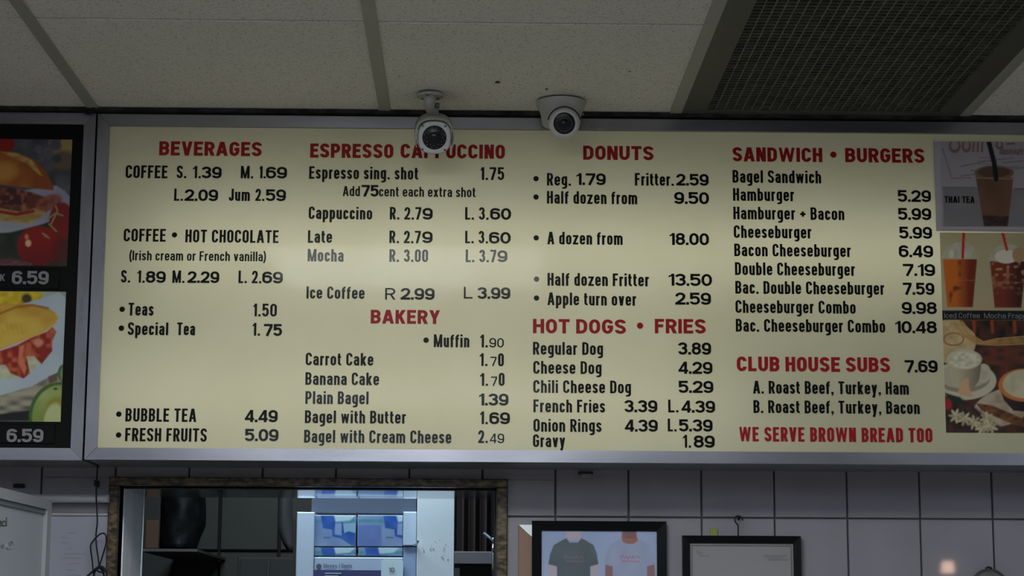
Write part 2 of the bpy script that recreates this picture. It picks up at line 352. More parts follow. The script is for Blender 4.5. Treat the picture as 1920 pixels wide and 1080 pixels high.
# ------------------------------------------------------------------ printed pictures (vertex colour)
class Print:
    def __init__(s, xa, xb, ya, yb, Y, res=1.6):   # world sheet covering a picture rectangle on plane Y
        a = at(xa, (ya+yb)/2, Y); b = at(xb, (ya+yb)/2, Y); t = at((xa+xb)/2, ya, Y); u = at((xa+xb)/2, yb, Y)
        s.x0, s.x1, s.z0, s.z1, s.Y = a.x, b.x, u.z, t.z, Y
        k = F/DIST/res; s.nx = int((s.x1-s.x0)*k)+2; s.nz = int((s.z1-s.z0)*k)+2
        X, Z = np.meshgrid(np.linspace(s.x0, s.x1, s.nx), np.linspace(s.z0, s.z1, s.nz)); s.WX, s.WZ = X, Z
        s.X, s.Yp = px(X, Y, Z); s.col = np.zeros(X.shape+(3,))
    def noise(s, sx, sy=None, seed=0):
        sy = sy or sx; r = np.random.RandomState(seed); g = r.rand(64, 64)
        u = (s.X/sx) % 63; v = (s.Yp/sy) % 63; i = u.astype(int); j = v.astype(int); fu = u-i; fv = v-j
        fu = fu*fu*(3-2*fu); fv = fv*fv*(3-2*fv); i1 = (i+1) % 64; j1 = (j+1) % 64
        return (g[j, i]*(1-fu)+g[j, i1]*fu)*(1-fv)+(g[j1, i]*(1-fu)+g[j1, i1]*fu)*fv
    def put(s, m, c, c2=None, n=None):
        c = np.array(sr(*c)[:3])
        if c2 is not None: c = c+(np.array(sr(*c2)[:3])-c)*np.clip(n, 0, 1)[..., None]
        s.col = s.col*(1-m[..., None])+c*m[..., None]
    def ell(s, cx, cy, rx, ry, rot=0, soft=1.5):
        c, q = math.cos(rot), math.sin(rot); dx, dy = s.X-cx, s.Yp-cy; a = (dx*c+dy*q)/rx; b = (-dx*q+dy*c)/ry
        return np.clip((1-np.sqrt(a*a+b*b))*min(rx, ry)/soft+.5, 0, 1)
    def dist(s, pts, closed):
        d = np.full(s.X.shape, 1e9); n = len(pts)
        for i in range(n if closed else n-1):
            ax, ay = pts[i]; bx, by = pts[(i+1) % n]; vx, vy = bx-ax, by-ay; L = vx*vx+vy*vy+1e-9
            t = np.clip(((s.X-ax)*vx+(s.Yp-ay)*vy)/L, 0, 1); d = np.minimum(d, np.hypot(s.X-ax-t*vx, s.Yp-ay-t*vy))
        return d
    def pol(s, pts, soft=1.5):
        ins = np.zeros(s.X.shape, bool); n = len(pts)
        for i in range(n):
            ax, ay = pts[i]; bx, by = pts[(i+1) % n]
            if ay == by: continue
            ins ^= ((ay > s.Yp) != (by > s.Yp)) & (s.X < (bx-ax)*(s.Yp-ay)/(by-ay)+ax)
        d = s.dist(pts, True); return np.clip(np.where(ins, d, -d)/soft+.5, 0, 1)
    def line(s, pts, w, soft=1.2): return np.clip((w/2-s.dist(pts, False))/soft+.5, 0, 1)
    def build(s, name, m, parent=None, round_r=0):
        n0, n1 = s.nx, s.nz; k = np.arange(n0*n1).reshape(n1, n0)
        f = np.stack([k[:-1, :-1], k[:-1, 1:], k[1:, 1:], k[1:, :-1]], -1).reshape(-1, 4)
        off = wloc(parent) if parent else Vector(((s.x0+s.x1)/2, s.Y, s.z0))
        v = np.stack([s.WX.ravel()-off.x, np.full(n0*n1, s.Y-off.y), s.WZ.ravel()-off.z], -1)
        me = bpy.data.meshes.new(name); me.from_pydata(v.tolist(), [], f.tolist()); me.update()
        ca = me.color_attributes.new('print', 'FLOAT_COLOR', 'POINT')
        ca.data.foreach_set('color', np.concatenate([np.clip(s.col, 0, 1).reshape(-1, 3), np.ones((n0*n1, 1))], 1).ravel())
        me.materials.append(MATS[m]); o = bpy.data.objects.new(name, me); C.objects.link(o)
        if parent: o.parent = parent
        else: o.location = off
        return o
# ================================================================== ROOM SHELL
RX0, RX1, RY0 = -3.23, 3.47, -8.0
hx0, hx1 = at(222, 990, YW).x, at(931, 990, YW).x; hz1 = at(560, 913, YW).z; hz0 = 1.02
gx0, gx1, gz1 = at(204, 990, YW).x, at(951, 990, YW).x, at(560, 897, YW).z
TH = .30
wb_ = MB()
for a, b, c, d in ((RX0, hx0, 0, HC), (hx1, RX1, 0, HC), (hx0, hx1, hz1, HC), (hx0, hx1, 0, hz0)):
    wb_.box((a, YW+.006, c), (b, YW+TH, d))
wall = wb_.build('wall_back', 'grout', origin=(0, YW+.006, 0)); tag(wall, 'wall of grey glossy square tiles around the serving hatch', kind='structure')
# tiles
tp = at(1452, 1000, YW).x-at(1315, 1000, YW).x
X1042 = at(1043, 960, YW).x; zj = at(1400, 969.5, YW).z; gr = .0036
for row in range(-3, 3):
    z0 = zj+row*tp; z1 = z0+tp-gr
    if z1 > HC: z1 = HC-.002
    for col in range(-16, 19):
        x0 = X1042+col*tp; x1 = x0+tp-gr
        if x0 < RX0 or x1 > RX1: continue
        rects = [(x0, x1, z0, z1)]
        if x1 > gx0 and x0 < gx1 and z0 < gz1:      # cut round the hatch
            rects = []
            if z1 > gz1: rects.append((x0, x1, gz1, z1))
            if x0 < gx0: rects.append((x0, gx0, z0, min(z1, gz1)))
            if x1 > gx1: rects.append((gx1, x1, z0, min(z1, gz1)))
        rects = [r for r in rects if r[1]-r[0] > .01 and r[3]-r[2] > .01]
        if not rects: continue
        mb = MB(); tx, tz = random.uniform(-.0006, .0006), random.uniform(-.0006, .0006)
        for r in rects:
            k = len(mb.v); mb.box((r[0], YW, r[2]), (r[1], YW+.008, r[3]), .0012)
            for v in mb.v[k:]: v.y += tx*(v.x-x0)/tp+tz*(v.z-z0)/tp
        mb.build('tile', 'tile', wall)
fl = MB().box((RX0, RY0, -.05), (RX1, 4.0, 0)).build('floor', 'floor'); tag(fl, kind='structure')
for nm, a, b in (('wall_left', (RX0-.1, RY0, 0), (RX0, 4.0, HC+.3)), ('wall_right', (RX1, RY0, 0), (RX1+.1, 4.0, HC+.3)), ('wall_front', (RX0-.1, RY0-.1, 0), (RX1+.1, RY0, HC+.3))):
    tag(MB().box(a, b).build(nm, 'plaster'), kind='structure')
# ceiling: slab above, tees and tiles below
ceil = MB().box((RX0, RY0, HC+.10), (RX1, 4.0, HC+.16)).build('ceiling', 'dark_gap', origin=(0, 0, HC)); tag(ceil, 'suspended ceiling of speckled grey panels between wide metal tees', kind='structure')
TX0 = -.7938; TW = .6096
YJ = -.03
for i in range(-4, 8):
    X = TX0+i*TW
    if X < RX0 or X > RX1: continue
    mb = MB(); mb.box((X-.012, RY0, HC), (X+.012, YW, HC+.003)); mb.box((X-.0015, RY0, HC+.003), (X+.0015, YW, HC+.035)); mb.build('ceiling_tee', 'tee', ceil)
for j in range(-6, 1):
    for i in range(-4, 7):
        x0 = TX0+i*TW; x1 = x0+TW; y1 = YW if j == 0 else YJ+j*2*TW; y0 = YJ+(j-1)*2*TW
        if x0 < RX0-.01 or x1 > RX1+.01 or y1 < RY0: continue
        if i == 2 and j == 0: continue               # air vent bay
        y0 = max(y0, RY0); mb = MB()
        ym = y1-.0 if j == 0 else y1
        ys = at(700, 44, 0)  # score line position on the ceiling
        s_ = atz(700, 44, HC).y if j == 0 else (y0+y1)/2
        zt = HC+.0032
        for a, b in ((y0+.002, s_-.0035), (s_+.0035, y1-.002)):
            xa, xb = x0+.006, x1-.006
            c = .0012
            vs = [(xa, a, zt+c), (xb, a, zt+c), (xb, b, zt+c), (xa, b, zt+c), (xa+c, a+c, zt), (xb-c, a+c, zt), (xb-c, b-c, zt), (xa+c, b-c, zt), (xa, a, zt+.015), (xb, a, zt+.015), (xb, b, zt+.015), (xa, b, zt+.015)]
            mb.add(vs, [(4, 5, 6, 7), (0, 1, 5, 4), (1, 2, 6, 5), (2, 3, 7, 6), (3, 0, 4, 7), (0, 8, 9, 1), (1, 9, 10, 2), (2, 10, 11, 3), (3, 11, 8, 0), (8, 11, 10, 9)])
        mb.build('ceiling_panel', 'ceil_tile', ceil)
for (x, y, a, b) in ((933, 154, .0055, .010), (1025, 167, .0035, .006), (749, 143, .002, .003), (1180, 134, .0025, .004)):
    p = atz(x, y, HC+.003); MB().add([(p.x+a*math.cos(k*.5236), p.y+b*math.sin(k*.5236), HC+.0028) for k in range(12)], [list(range(12))]).build('hole', 'stain', ceil)
# dark strip standing in for the shade at the joint above the light boxes
tr = MB().box((RX0, -.024, HC-.0045), (RX1, .0, HC+.001)).build('shade_strip_1', 'dark_gap'); tag(tr, kind='structure')
# air return vent
vx0, vx1 = TX0+2*TW+.012, TX0+3*TW-.012; vy0, vy1 = YJ-2*TW, -.02
vent = empty('ceiling_vent', ((vx0+vx1)/2, vy1-.3, HC), 'dark metal mesh air return grille in the ceiling, top right', 'vent')
mb = MB()
for a, b in (((vx0, vy0, HC), (vx0+.05, vy1, HC+.012)), ((vx1-.05, vy0, HC), (vx1, vy1, HC+.012)), ((vx0+.05, vy1-.03, HC), (vx1-.05, vy1, HC+.012)), ((vx0+.05, vy0, HC), (vx1-.05, vy0+.03, HC+.012))): mb.box(a, b)
mb.build('vent_frame', mat('vent_edge', (.04, .04, .032), .6), vent)
mb = MB(); cx = .0185; n = int((vx1-vx0-.10)/cx)
for k in range(n+1): x = vx0+.05+k*(vx1-vx0-.10)/n; mb.box((x-.0012, vy0+.03, HC+.002), (x+.0012, vy1-.03, HC+.010))
n = int((vy1-vy0-.06)/cx)
for k in range(n+1): y = vy0+.03+k*(vy1-vy0-.06)/n; mb.box((vx0+.05, y-.0012, HC+.0025), (vx1-.05, y+.0012, HC+.0095))
tag(mb.build('mesh_grille', 'vent_metal', vent), kind='stuff')
MB().box((vx0, vy0, HC+.05), (vx1, vy1, HC+.055)).build('duct', 'vent_back', vent)
mb = MB().box((vx0-.01, vy0, HC+.012), (vx0, vy1, HC+.05)).box((vx1, vy0, HC+.012), (vx1+.01, vy1, HC+.05)).box((vx0, vy1, HC+.012), (vx1, vy1+.01, HC+.05)).build('duct_collar', 'vent_back', vent)
# ceiling lights of the shop (behind and above the camera's view, seen as reflections; the side pair is added fill)
def fixture(x0, x1, y0, y1, label, m='diffuser'):
    t = empty('ceiling_light', ((x0+x1)/2, (y0+y1)/2, HC), label, 'lamp', 'shop ceiling lights')
    mb = MB(); mb.box((x0-.02, y0-.02, HC-.03), (x1+.02, y1+.02, HC-.001)); mb.build('housing', 'lamp_housing', t)
    MB().box((x0, y0, HC-.045), (x1, y1, HC-.0305)).build('diffuser', m, t)
fixture(-.56, .20, -1.90, -1.33, 'flat ceiling light nearest the menu board')
fixture(-.8, .4, -5.0, -4.45, 'flat ceiling light in the middle of the shop', 'diffuser_cool')
fixture(-1.3, .3, -7.2, -6.6, 'flat ceiling light furthest back in the shop', 'diffuser_cool')
fixture(2.3, 3.1, -3.6, -2.4, 'added unseen fill light along the right wall', 'diffuser_cool')  # added out of view to lift the ambient light
fixture(-2.9, -2.2, -3.6, -2.4, 'added unseen fill light along the left wall', 'diffuser_cool')  # unseen left-hand fill, added to brighten floor and tiles
# ================================================================== MENU BOARD
A = 'alu'; YF = -.010
def lightbox(name, loc, label, L, R, T, B, fw, cat='menu board'):
    """L/R outer x, T/B outer z"""
    t = empty(name, loc, label, cat)
    mb = MB().box((L+.002, YW-.004, B+.002), (R-.002, YW, T-.002))
    for a, b in (((L+.002, .012, B+.002), (R-.002, YW-.004, B+.005)), ((L+.002, .012, T-.005), (R-.002, YW-.004, T-.002)), ((L+.002, .012, B+.005), (L+.005, YW-.004, T-.005)), ((R-.005, .012, B+.005), (R-.002, YW-.004, T-.005))): mb.box(a, b)
    mb.build('housing', 'alu_side', t)
    g = .0004
    def rail(pts, m):
        # face polygon (outer a,b, inner c,d) with a small inward lip
        a, b, c, d = [Vector((p[0], 0, p[1])) for p in pts]; mb = MB(); ce = (a+b+c+d)/4
        o = [Vector((q.x, YF+.002, q.z)) for q in (a, b)]
        f = [Vector((a.x, YF, a.z)), Vector((b.x, YF, b.z)), Vector((c.x, YF, c.z)), Vector((d.x, YF, d.z))]
        k = [Vector((q.x, .012, q.z)) for q in (a, b, c, d)]
        mb.add(f+k, [(0, 1, 2, 3), (0, 4, 5, 1), (1, 5, 6, 2), (2, 6, 7, 3), (3, 7, 4, 0), (4, 7, 6, 5)])
        return mb.build('frame_rail', m, t)
    l, r, tt, b = L+fw, R-fw, T-fw, B+fw
    rail([(L+g, T), (R-g, T), (r-g, tt), (l+g, tt)], 'alu'); rail([(L+g, B), (R-g, B), (r-g, b), (l+g, b)], 'alu')
    rail([(L, T-g), (L, B+g), (l, b+g), (l, tt-g)], 'alu_v'); rail([(R, T-g), (R, B+g), (r, b+g), (r, tt-g)], 'alu_v')
    return t, l, r, tt, b
ZT = at(600, 217.5, YF).z; ZB = at(960, 866.5, YF).z
GX = (at(184, 213, YF).x+at(158, 858, YF).x)/2
FW = .0245
RB = at(2010, 540, YF).x
board, l, r, tt, b = lightbox('menu_board', (GX+.9, .05, ZB), 'long cream menu board in a metal frame with red and black lettering', GX, RB+.3, ZT, ZB, FW)
MB().quad((l-.005, 0, b-.005), (r+.005, 0, b-.005), (r+.005, 0, tt+.005), (l-.005, 0, tt+.005)).build('panel', 'panel', board)
K, RD = 'vinyl_black', 'vinyl_red'
RUNS = [
 ('BEVERAGES', 298.3, 490.6, 291.5, 26.5, 'h'), ('COFFEE', 235.4, 314, 333.9, 24, 'c'), ('S.', 331.3, 349.4, 334.2, 23.5, 'c'), ('1.', 361.4, 376.6, 334.3, 23, 'c'),
 ('39', 378, 415.4, 334.5, 22, 'b'), ('M.', 451.3, 474.8, 334.6, 23.5, 'c'), ('1.', 486.6, 498, 334.6, 23, 'c'), ('69', 498.6, 538, 334.8, 22, 'b'),
 ('L.', 326.4, 343, 376.7, 23, 'c'), ('2.09', 346, 408.8, 377, 22, 'b'), ('Jum', 429, 468.5, 376.9, 23, 'c'), ('2.', 478.6, 495.8, 377, 23, 'c'), ('59', 498, 536, 377.2, 22, 'b'),
 ('COFFEE', 231.7, 310.6, 452.8, 24, 'c'), ('HOT CHOCOLATE', 347.4, 522.2, 454.5, 24, 'c'), ('(Irish cream or French vanilla)', 242.3, 498.7, 488.2, 18, 's'),
 ('S.', 226.8, 244, 530, 23.5, 'c'), ('1.', 257, 271.3, 530.2, 23, 'c'), ('89', 273.3, 310.6, 530.4, 22, 'b'), ('M.', 323, 346, 530.6, 23.5, 'c'), ('2.29', 351.4, 411, 530.6, 22, 'b'),
 ('L.', 447, 462.8, 531, 23.5, 'c'), ('2.', 472, 490, 531.2, 23.5, 'c'), ('69', 491.5, 530.2, 531.4, 22, 'b'),
 ('ESPRESSO', 581.5, 737.4, 295.6, 26.5, 'h'), ('CAPPUCCINO', 751, 946.7, 296.4, 26.5, 'h'), ('Espresso sing. shot', 579.5, 784, 335.4, 23.5, 'c'), ('1.75', 901, 945.3, 337.6, 24, 'c'),
 ('Add', 642.7, 674.8, 367.8, 18.7, 's'), ('75', 677.7, 709.9, 368.7, 21.8, 'b'), ('cent each extra shot', 710.7, 891.6, 368.6, 18.7, 's'),
 ('Cappuccino', 578.7, 697.8, 410.9, 23.5, 'c'), ('R. 2.7', 730.8, 789.7, 411.7, 23.5, 'c'), ('9', 792, 811.2, 412, 22, 'b'), ('L. 3.', 872, 916, 412, 23.5, 'c'), ('60', 918.9, 958.2, 412.2, 22, 'b'),
 ('Late', 577.2, 622.6, 455.4, 23.5, 'c'), ('R. 2.7', 730, 788.8, 456, 23.5, 'c'), ('9', 791.5, 811, 456, 22, 'b'), ('L. 3.', 872, 915, 456.3, 23.5, 'c'), ('60', 916.9, 957.6, 457, 22, 'b'),
 ('Mocha', 576.7, 644, 490.4, 23.5, 'c'), ('R. 3.00', 730, 802.6, 491, 23.5, 'c'), ('L. 3.7', 873, 930.3, 491.6, 23.5, 'c'), ('9', 932.6, 951.3, 491.6, 22, 'b'),
 ('Ice Coffee', 574.5, 683.5, 560, 23, 'c'), ('R', 722, 741, 562, 22, 'r'), ('2.99', 751, 814.7, 562, 22, 'b'), ('L', 869.5, 886, 560, 22, 'r'), ('3.99', 895.3, 956.8, 560.6, 22, 'b'),
 ('BAKERY', 695, 824.7, 606.8, 26, 'h'), ('Muffin', 813.2, 880, 651, 24, 'c'), ('1.', 900, 914.6, 651.5, 24, 'c'), ('90', 917.4, 944.7, 651.5, 17.5, 'r'),
 ('Carrot Cake', 573, 700, 685, 23.7, 'c'), ('1.', 899.3, 914, 686.5, 24, 'c'), ('7', 919.5, 931, 686.5, 17.5, 'r'), ('0', 933.8, 944.7, 687, 24.5, 'c'),
 ('Banana Cake', 572.4, 710.7, 721.7, 23.7, 'c'), ('1.', 900, 915, 723.7, 24, 'c'), ('7', 920.5, 932, 723.7, 17.5, 'r'), ('0', 935, 946, 723.7, 24.5, 'c'),
 ('Plain Bagel', 572.4, 691, 757.5, 24, 'c'), ('1.39', 898, 953.3, 760.4, 22.5, 'b'), ('Bagel with Butter', 571.5, 761, 793.4, 24, 'c'), ('1.', 900, 914.6, 795.4, 24, 'c'), ('69', 917.4, 956, 795.4, 22.5, 'b'),
 ('Bagel with Cream Cheese', 570, 846.2, 829.9, 24, 'c'), ('2.', 896.5, 914.6, 830.7, 24, 'c'), ('49', 918.3, 945.3, 831, 18, 'r'),
 ('Teas', 240.5, 287.8, 591.8, 24, 'c'), ('Special', 239.6, 315.3, 628.2, 24, 'c'), ('Tea', 331.8, 365.7, 628.6, 24, 'c'), ('1.50', 474.8, 519, 593.4, 24, 'c'), ('1.', 473.2, 487.6, 629.5, 24, 'c'), ('75', 494.6, 528.8, 630, 22.5, 'b'),
 ('BUBBLE TEA', 235, 367.9, 790.4, 25, 'c'), ('4.49', 458.9, 520.6, 791.6, 23, 'b'), ('FRESH FRUITS', 234.4, 387.7, 827.4, 25, 'c'), ('5.09', 458.9, 522, 827.2, 23, 'b'),
 ('DONUTS', 1093.4, 1225.4, 299.6, 26.3, 'h'), ('Reg.', 1025.4, 1070.4, 348.1, 23.5, 'c'), ('1.79', 1080.5, 1135.6, 347, 22, 'b'), ('Fritter.', 1190.4, 1263.3, 348.1, 23.5, 'c'), ('2.59', 1267.9, 1328.7, 348.1, 22, 'b'),
 ('Half dozen from', 1025.4, 1194.7, 382, 23.7, 'c'), ('9.50', 1264, 1329.3, 382.6, 22.5, 'b'), ('A dozen from', 1026.2, 1167.4, 458.3, 23.7, 'c'), ('18.00', 1255.5, 1329.3, 459.5, 22.5, 'b'),
 ('Half dozen Fritter', 1026.5, 1216.8, 535.8, 24, 'c'), ('13.50', 1253.5, 1335, 536, 22.7, 'b'), ('Apple turn over', 1026.5, 1193, 572.3, 24, 'c'), ('2.59', 1266, 1333, 571.3, 22.7, 'b'),
 ('HOT DOGS', 999.2, 1173.6, 625, 27, 'h'), ('FRIES', 1227.8, 1323.3, 625, 27, 'h'), ('Regular Dog', 999.2, 1130.6, 665, 24, 'c'), ('3.89', 1271.4, 1333.3, 665, 23, 'b'),
 ('Cheese Dog', 999.7, 1127.8, 700.8, 24, 'c'), ('4.29', 1272, 1335.8, 701, 22.8, 'b'), ('Chili Cheese Dog', 999.7, 1183, 736.7, 24, 'c'), ('5.29', 1272, 1337.5, 736.7, 22.8, 'b'),
 ('French Fries', 1000, 1134.4, 773, 24, 'c'), ('3.39', 1170.6, 1232.5, 773, 22.8, 'b'), ('L.', 1252.8, 1272, 773.3, 24, 'c'), ('4.39', 1277.8, 1340.8, 773.8, 22.8, 'b'),
 ('Onion Rings', 1000, 1127.8, 809.4, 24, 'c'), ('4.39', 1171.4, 1233.3, 809.4, 22.8, 'b'), ('L.', 1252, 1268.6, 809, 24, 'c'), ('5.39', 1272.8, 1336, 809, 22.8, 'b'),
 ('Gravy', 999.2, 1059.7, 838.3, 24, 'c'), ('1.', 1280.3, 1295.6, 839.4, 24, 'c'), ('89', 1300.6, 1340, 839.5, 23, 'b'),
 ('SANDWICH', 1373.5, 1541.8, 302.8, 26.7, 'h'), ('BURGERS', 1584.8, 1733.2, 304.4, 26.7, 'h'), ('Bagel Sandwich', 1373.5, 1539.5, 342.7, 23.7, 'c'), ('Hamburger', 1374.4, 1489, 376.6, 23.7, 'c'), ('5.29', 1683, 1745.6, 378.6, 22, 'b'),
 ('Hamburger + Bacon', 1375, 1583, 411.3, 23.7, 'c'), ('5.99', 1683.6, 1746, 412.5, 22.3, 'b'), ('Cheeseburger', 1375.8, 1521.4, 446.3, 23.7, 'c'), ('5.99', 1685.9, 1747.6, 447.5, 22.3, 'b'),
 ('Bacon Cheeseburger', 1376.7, 1595.4, 480.5, 23.7, 'c'), ('6.49', 1685.3, 1749.6, 482.5, 22.5, 'b'), ('Double Cheeseburger', 1378, 1603, 515.8, 24, 'c'), ('7.19', 1693, 1753.3, 517.5, 22.5, 'b'),
 ('Bac. Double Cheeseburger', 1378.7, 1658, 550.8, 24, 'c'), ('7.59', 1693, 1751.9, 552.8, 22.7, 'b'), ('Cheeseburger Combo', 1379, 1604.3, 586.8, 24, 'c'), ('9.98', 1690.8, 1756.5, 588.9, 22.7, 'b'),
 ('Bac. Cheeseburger Combo', 1379.6, 1659.6, 621.9, 24, 'c'), ('10.48', 1678.5, 1756.5, 624.7, 22.7, 'b'), ('CLUB HOUSE SUBS', 1381.5, 1668.8, 696, 27.5, 'h'), ('7.69', 1696.3, 1758, 698.3, 23, 'b'),
 ('A. Roast Beef, Turkey, Ham', 1412, 1703.9, 738, 24, 'c'), ('B. Roast Beef, Turkey, Bacon', 1412.7, 1724.4, 774.4, 24, 'c'), ('WE SERVE BROWN BREAD TOO', 1386, 1748.2, 827.5, 27, 'k')]
for s, x0, x1, yb, cap, sty in RUNS:
    red = sty in 'hk'
    lettering(s, x0, x1, yb, cap, sty, RD if red else K, board, label=('red printed word ' if red else 'black printed word ')+s if sty not in 'br' else 'black number '+s)
for x, y, r_ in ((327.3, 440.7, 5), (229.2, 580, 5.2), (227.7, 615.4, 5.2), (223, 776.6, 5.2), (222.5, 815.7, 5.2), (798.9, 638, 5.2), (1005, 335.2, 5.1), (1005, 369.7, 5.1), (1005.3, 446.3, 5.1), (1005.9, 523.5, 5.1), (1005.9, 559, 5.1)):
    dot(x, y, r_, K, board)
dot(1200, 610.8, 6, RD, board); dot(1562.4, 290.2, 6, RD, board)
for y_, pw, xa_, xb_ in ((480, 1.3, 300, 1850), (745, .55, 200, 1350)):      # the box's own tubes, behind the panel
    a_ = at(xa_, y_+8, .15); b_ = at(xb_, y_+8, .15)
    area('sign_tube', ((a_.x+b_.x)/2, .15, a_.z), (math.radians(-90), 0, 0), b_.x-a_.x, .03, TUBE*pw, (.97, 1, 1))
# printed drinks picture on the right end of the board
p = Print(1768, 2010, 437, 812, -.0006)
p.put(np.ones(p.X.shape), (176, 168, 128), (190, 180, 150), p.noise(60, 60, 1))
p.put(np.clip((p.Yp-520)/60, 0, 1), (196, 176, 140))
def cup(cx, yt, yb, wt, wb2, c1, c2, frap):
    p.put(p.ell(cx, yt-2, wt+1, 30, 0)*np.clip((yt-p.Yp)/2, 0, 1), (178, 172, 148), (200, 200, 190), p.noise(9, 14, 5))
    p.put(p.line([(cx-wt-1, yt), (cx+wt+1, yt)], 3), (190, 180, 150))
    m = p.pol([(cx-wt, yt), (cx+wt, yt), (cx+wb2, yb), (cx-wb2, yb)])
    sh = np.clip((p.X-cx+8)/26, 0, 1)
    p.put(m, c1, c2, sh)
    if frap:
        p.put(m*np.clip((p.noise(7, 5, 8)-.55)*4, 0, 1)*np.clip((yb-20-p.Yp)/60, 0, 1), (205, 150, 105))
        p.put(p.ell(cx-3, yt-9, 22, 13), (228, 220, 208)); p.put(p.ell(cx+20, yt-12, 12, 14), (190, 150, 110))
    else:
        p.put(p.ell(cx-16, yt-10, 5, 8), (215, 210, 195)); p.put(m*np.clip((p.noise(9, 12, 4)-.7)*5, 0, 1), (120, 55, 15))
    p.put(p.line([(cx-wt+3, yt+40), (cx+wt-3, yt+40)], 1), (200, 120, 60))
cup(1800, 486, 576, 32, 24, (205, 110, 30), (120, 40, 14), False)
cup(1890, 490, 577, 34, 25, (130, 50, 32), (74, 22, 18), True)
cup(1985, 488, 577, 34, 25, (60, 40, 28), (30, 18, 14), True)
p.put(p.line([(1807, 437), (1805, 483)], 5), (200, 25, 25)); p.put(p.line([(1880, 437), (1888, 468)], 5), (200, 25, 25))
sc_ = p.pol([(1760, 599), (2010, 601), (2010, 812), (1760, 812)])
p.put(sc_, (110, 60, 36), (40, 22, 14), p.noise(30, 22, 3))
p.put(p.ell(1785, 640, 45, 42)*sc_, (190, 165, 115), (225, 200, 150), p.noise(8, 8, 9))
p.put(p.ell(1788, 636, 20, 13)*(1-p.ell(1788, 636, 17, 10)), (175, 120, 80))
p.put(p.pol([(1800, 601), (1920, 601), (2010, 601), (2010, 650), (1880, 645), (1835, 632)])*sc_, (30, 18, 15), (95, 50, 32), np.clip(p.noise(10, 30, 2)*1.6-.6, 0, 1))
for x in (1826, 1860, 1902, 1940): p.put(p.line([(x, 602), (x+1, 622)], 6, 3)*sc_, (170, 70, 30))
for k in range(5): p.put(p.line([(1784+k*5, 602), (1802+k*5, 628), (1832+k*3, 645-k), (1870, 647-k*3), (2010, 640-k*4)], 2.2), (205-18*(k % 2), 160-20*(k % 2), 90))
p.put(p.pol([(1835, 655), (2010, 650), (2010, 680), (1850, 685)], 6), (60, 34, 26), (120, 60, 35), p.noise(14, 8, 6))
p.put(p.ell(1806, 714, 62, 36), (215, 208, 185)); p.put(p.ell(1806, 710, 50, 26), (160, 150, 130)); p.put(p.ell(1806, 706, 46, 22), (198, 190, 165))
p.put(p.ell(1844, 700, 14, 18)*(1-p.ell(1843, 700, 8, 12)), (210, 202, 180))
p.put(p.pol([(1777, 682), (1840, 682), (1836, 712), (1826, 728), (1800, 730), (1786, 722)]), (205, 195, 165), (125, 112, 92), np.clip((p.X-1795)/45, 0, 1))
p.put(p.ell(1808, 674, 33, 19), (215, 205, 180)); p.put(p.ell(1808, 675, 29, 15.5), (238, 234, 212), (205, 198, 165), np.clip(p.noise(7, 5, 12)*1.8-.6, 0, 1))
p.put(p.ell(1880, 764, 58, 34, -.3), (205, 190, 165), (170, 150, 125), p.noise(12, 12, 15))
p.put(p.pol([(1830, 756), (1860, 760), (1930, 790), (2010, 800), (2010, 816), (1900, 796), (1840, 770)]), (150, 95, 45), (60, 30, 18), p.noise(8, 5, 17))
p.put(p.pol([(1873, 726), (2000, 740), (1990, 778), (1900, 770), (1882, 750)]), (60, 38, 30), (25, 15, 12), np.clip((p.X-1885)/40, 0, 1))
p.put(p.ell(1922, 722, 50, 31), (215, 130, 60)); p.put(p.ell(1924, 720, 44, 27), (228, 215, 180), (190, 190, 150), p.noise(9, 7, 19))
p.put(p.pol([(1762, 740), (1800, 745), (1830, 765), (1860, 790), (1900, 812), (1762, 812)], 5), (38, 26, 22), (90, 60, 50), p.noise(9, 9, 21))
p.put(p.pol([(1768, 735), (1800, 745), (1812, 760), (1790, 758)], 2), (40, 52, 36))
p.put(p.pol([(1796, 735), (1806, 712), (1816, 708), (1817, 726), (1825, 745), (1800, 742)], 2), (228, 180, 140))
p.put(p.ell(1776, 758, 9, 10), (175, 40, 50))
for k, (fx, fy) in enumerate(((1808, 785), (1826, 792), (1850, 785), (1842, 803), (1858, 800), (1792, 780))):
    for j in range(7):
        a = j*.9+k; p.put(p.ell(fx+7*math.cos(a), fy+7*math.sin(a), 7, 2.6, a, 1.2), (214, 200, 165), (160, 140, 110), np.full(p.X.shape, (j % 3)/3))
p.put(p.pol([(1760, 582), (2015, 582.5), (2015, 601), (1760, 599.5)]), (12, 12, 12))
p.col *= .82
o = p.build('drinks_print', 'print_gloss', board); o['label'] = 'printed picture of iced drinks and coffee cups'
STY['w'] = (.14, 1.15, .10)
lettering('Iced Coffee', 1770, 1837, 596.5, 10, 'w', 'vinyl_grey', board, Y=-.0008, label='grey printed words Iced Coffee')
lettering('Mocha Frappe', 1845, 1933, 597, 10, 'w', 'vinyl_grey', board, Y=-.0008, label='grey printed words Mocha Frappe')
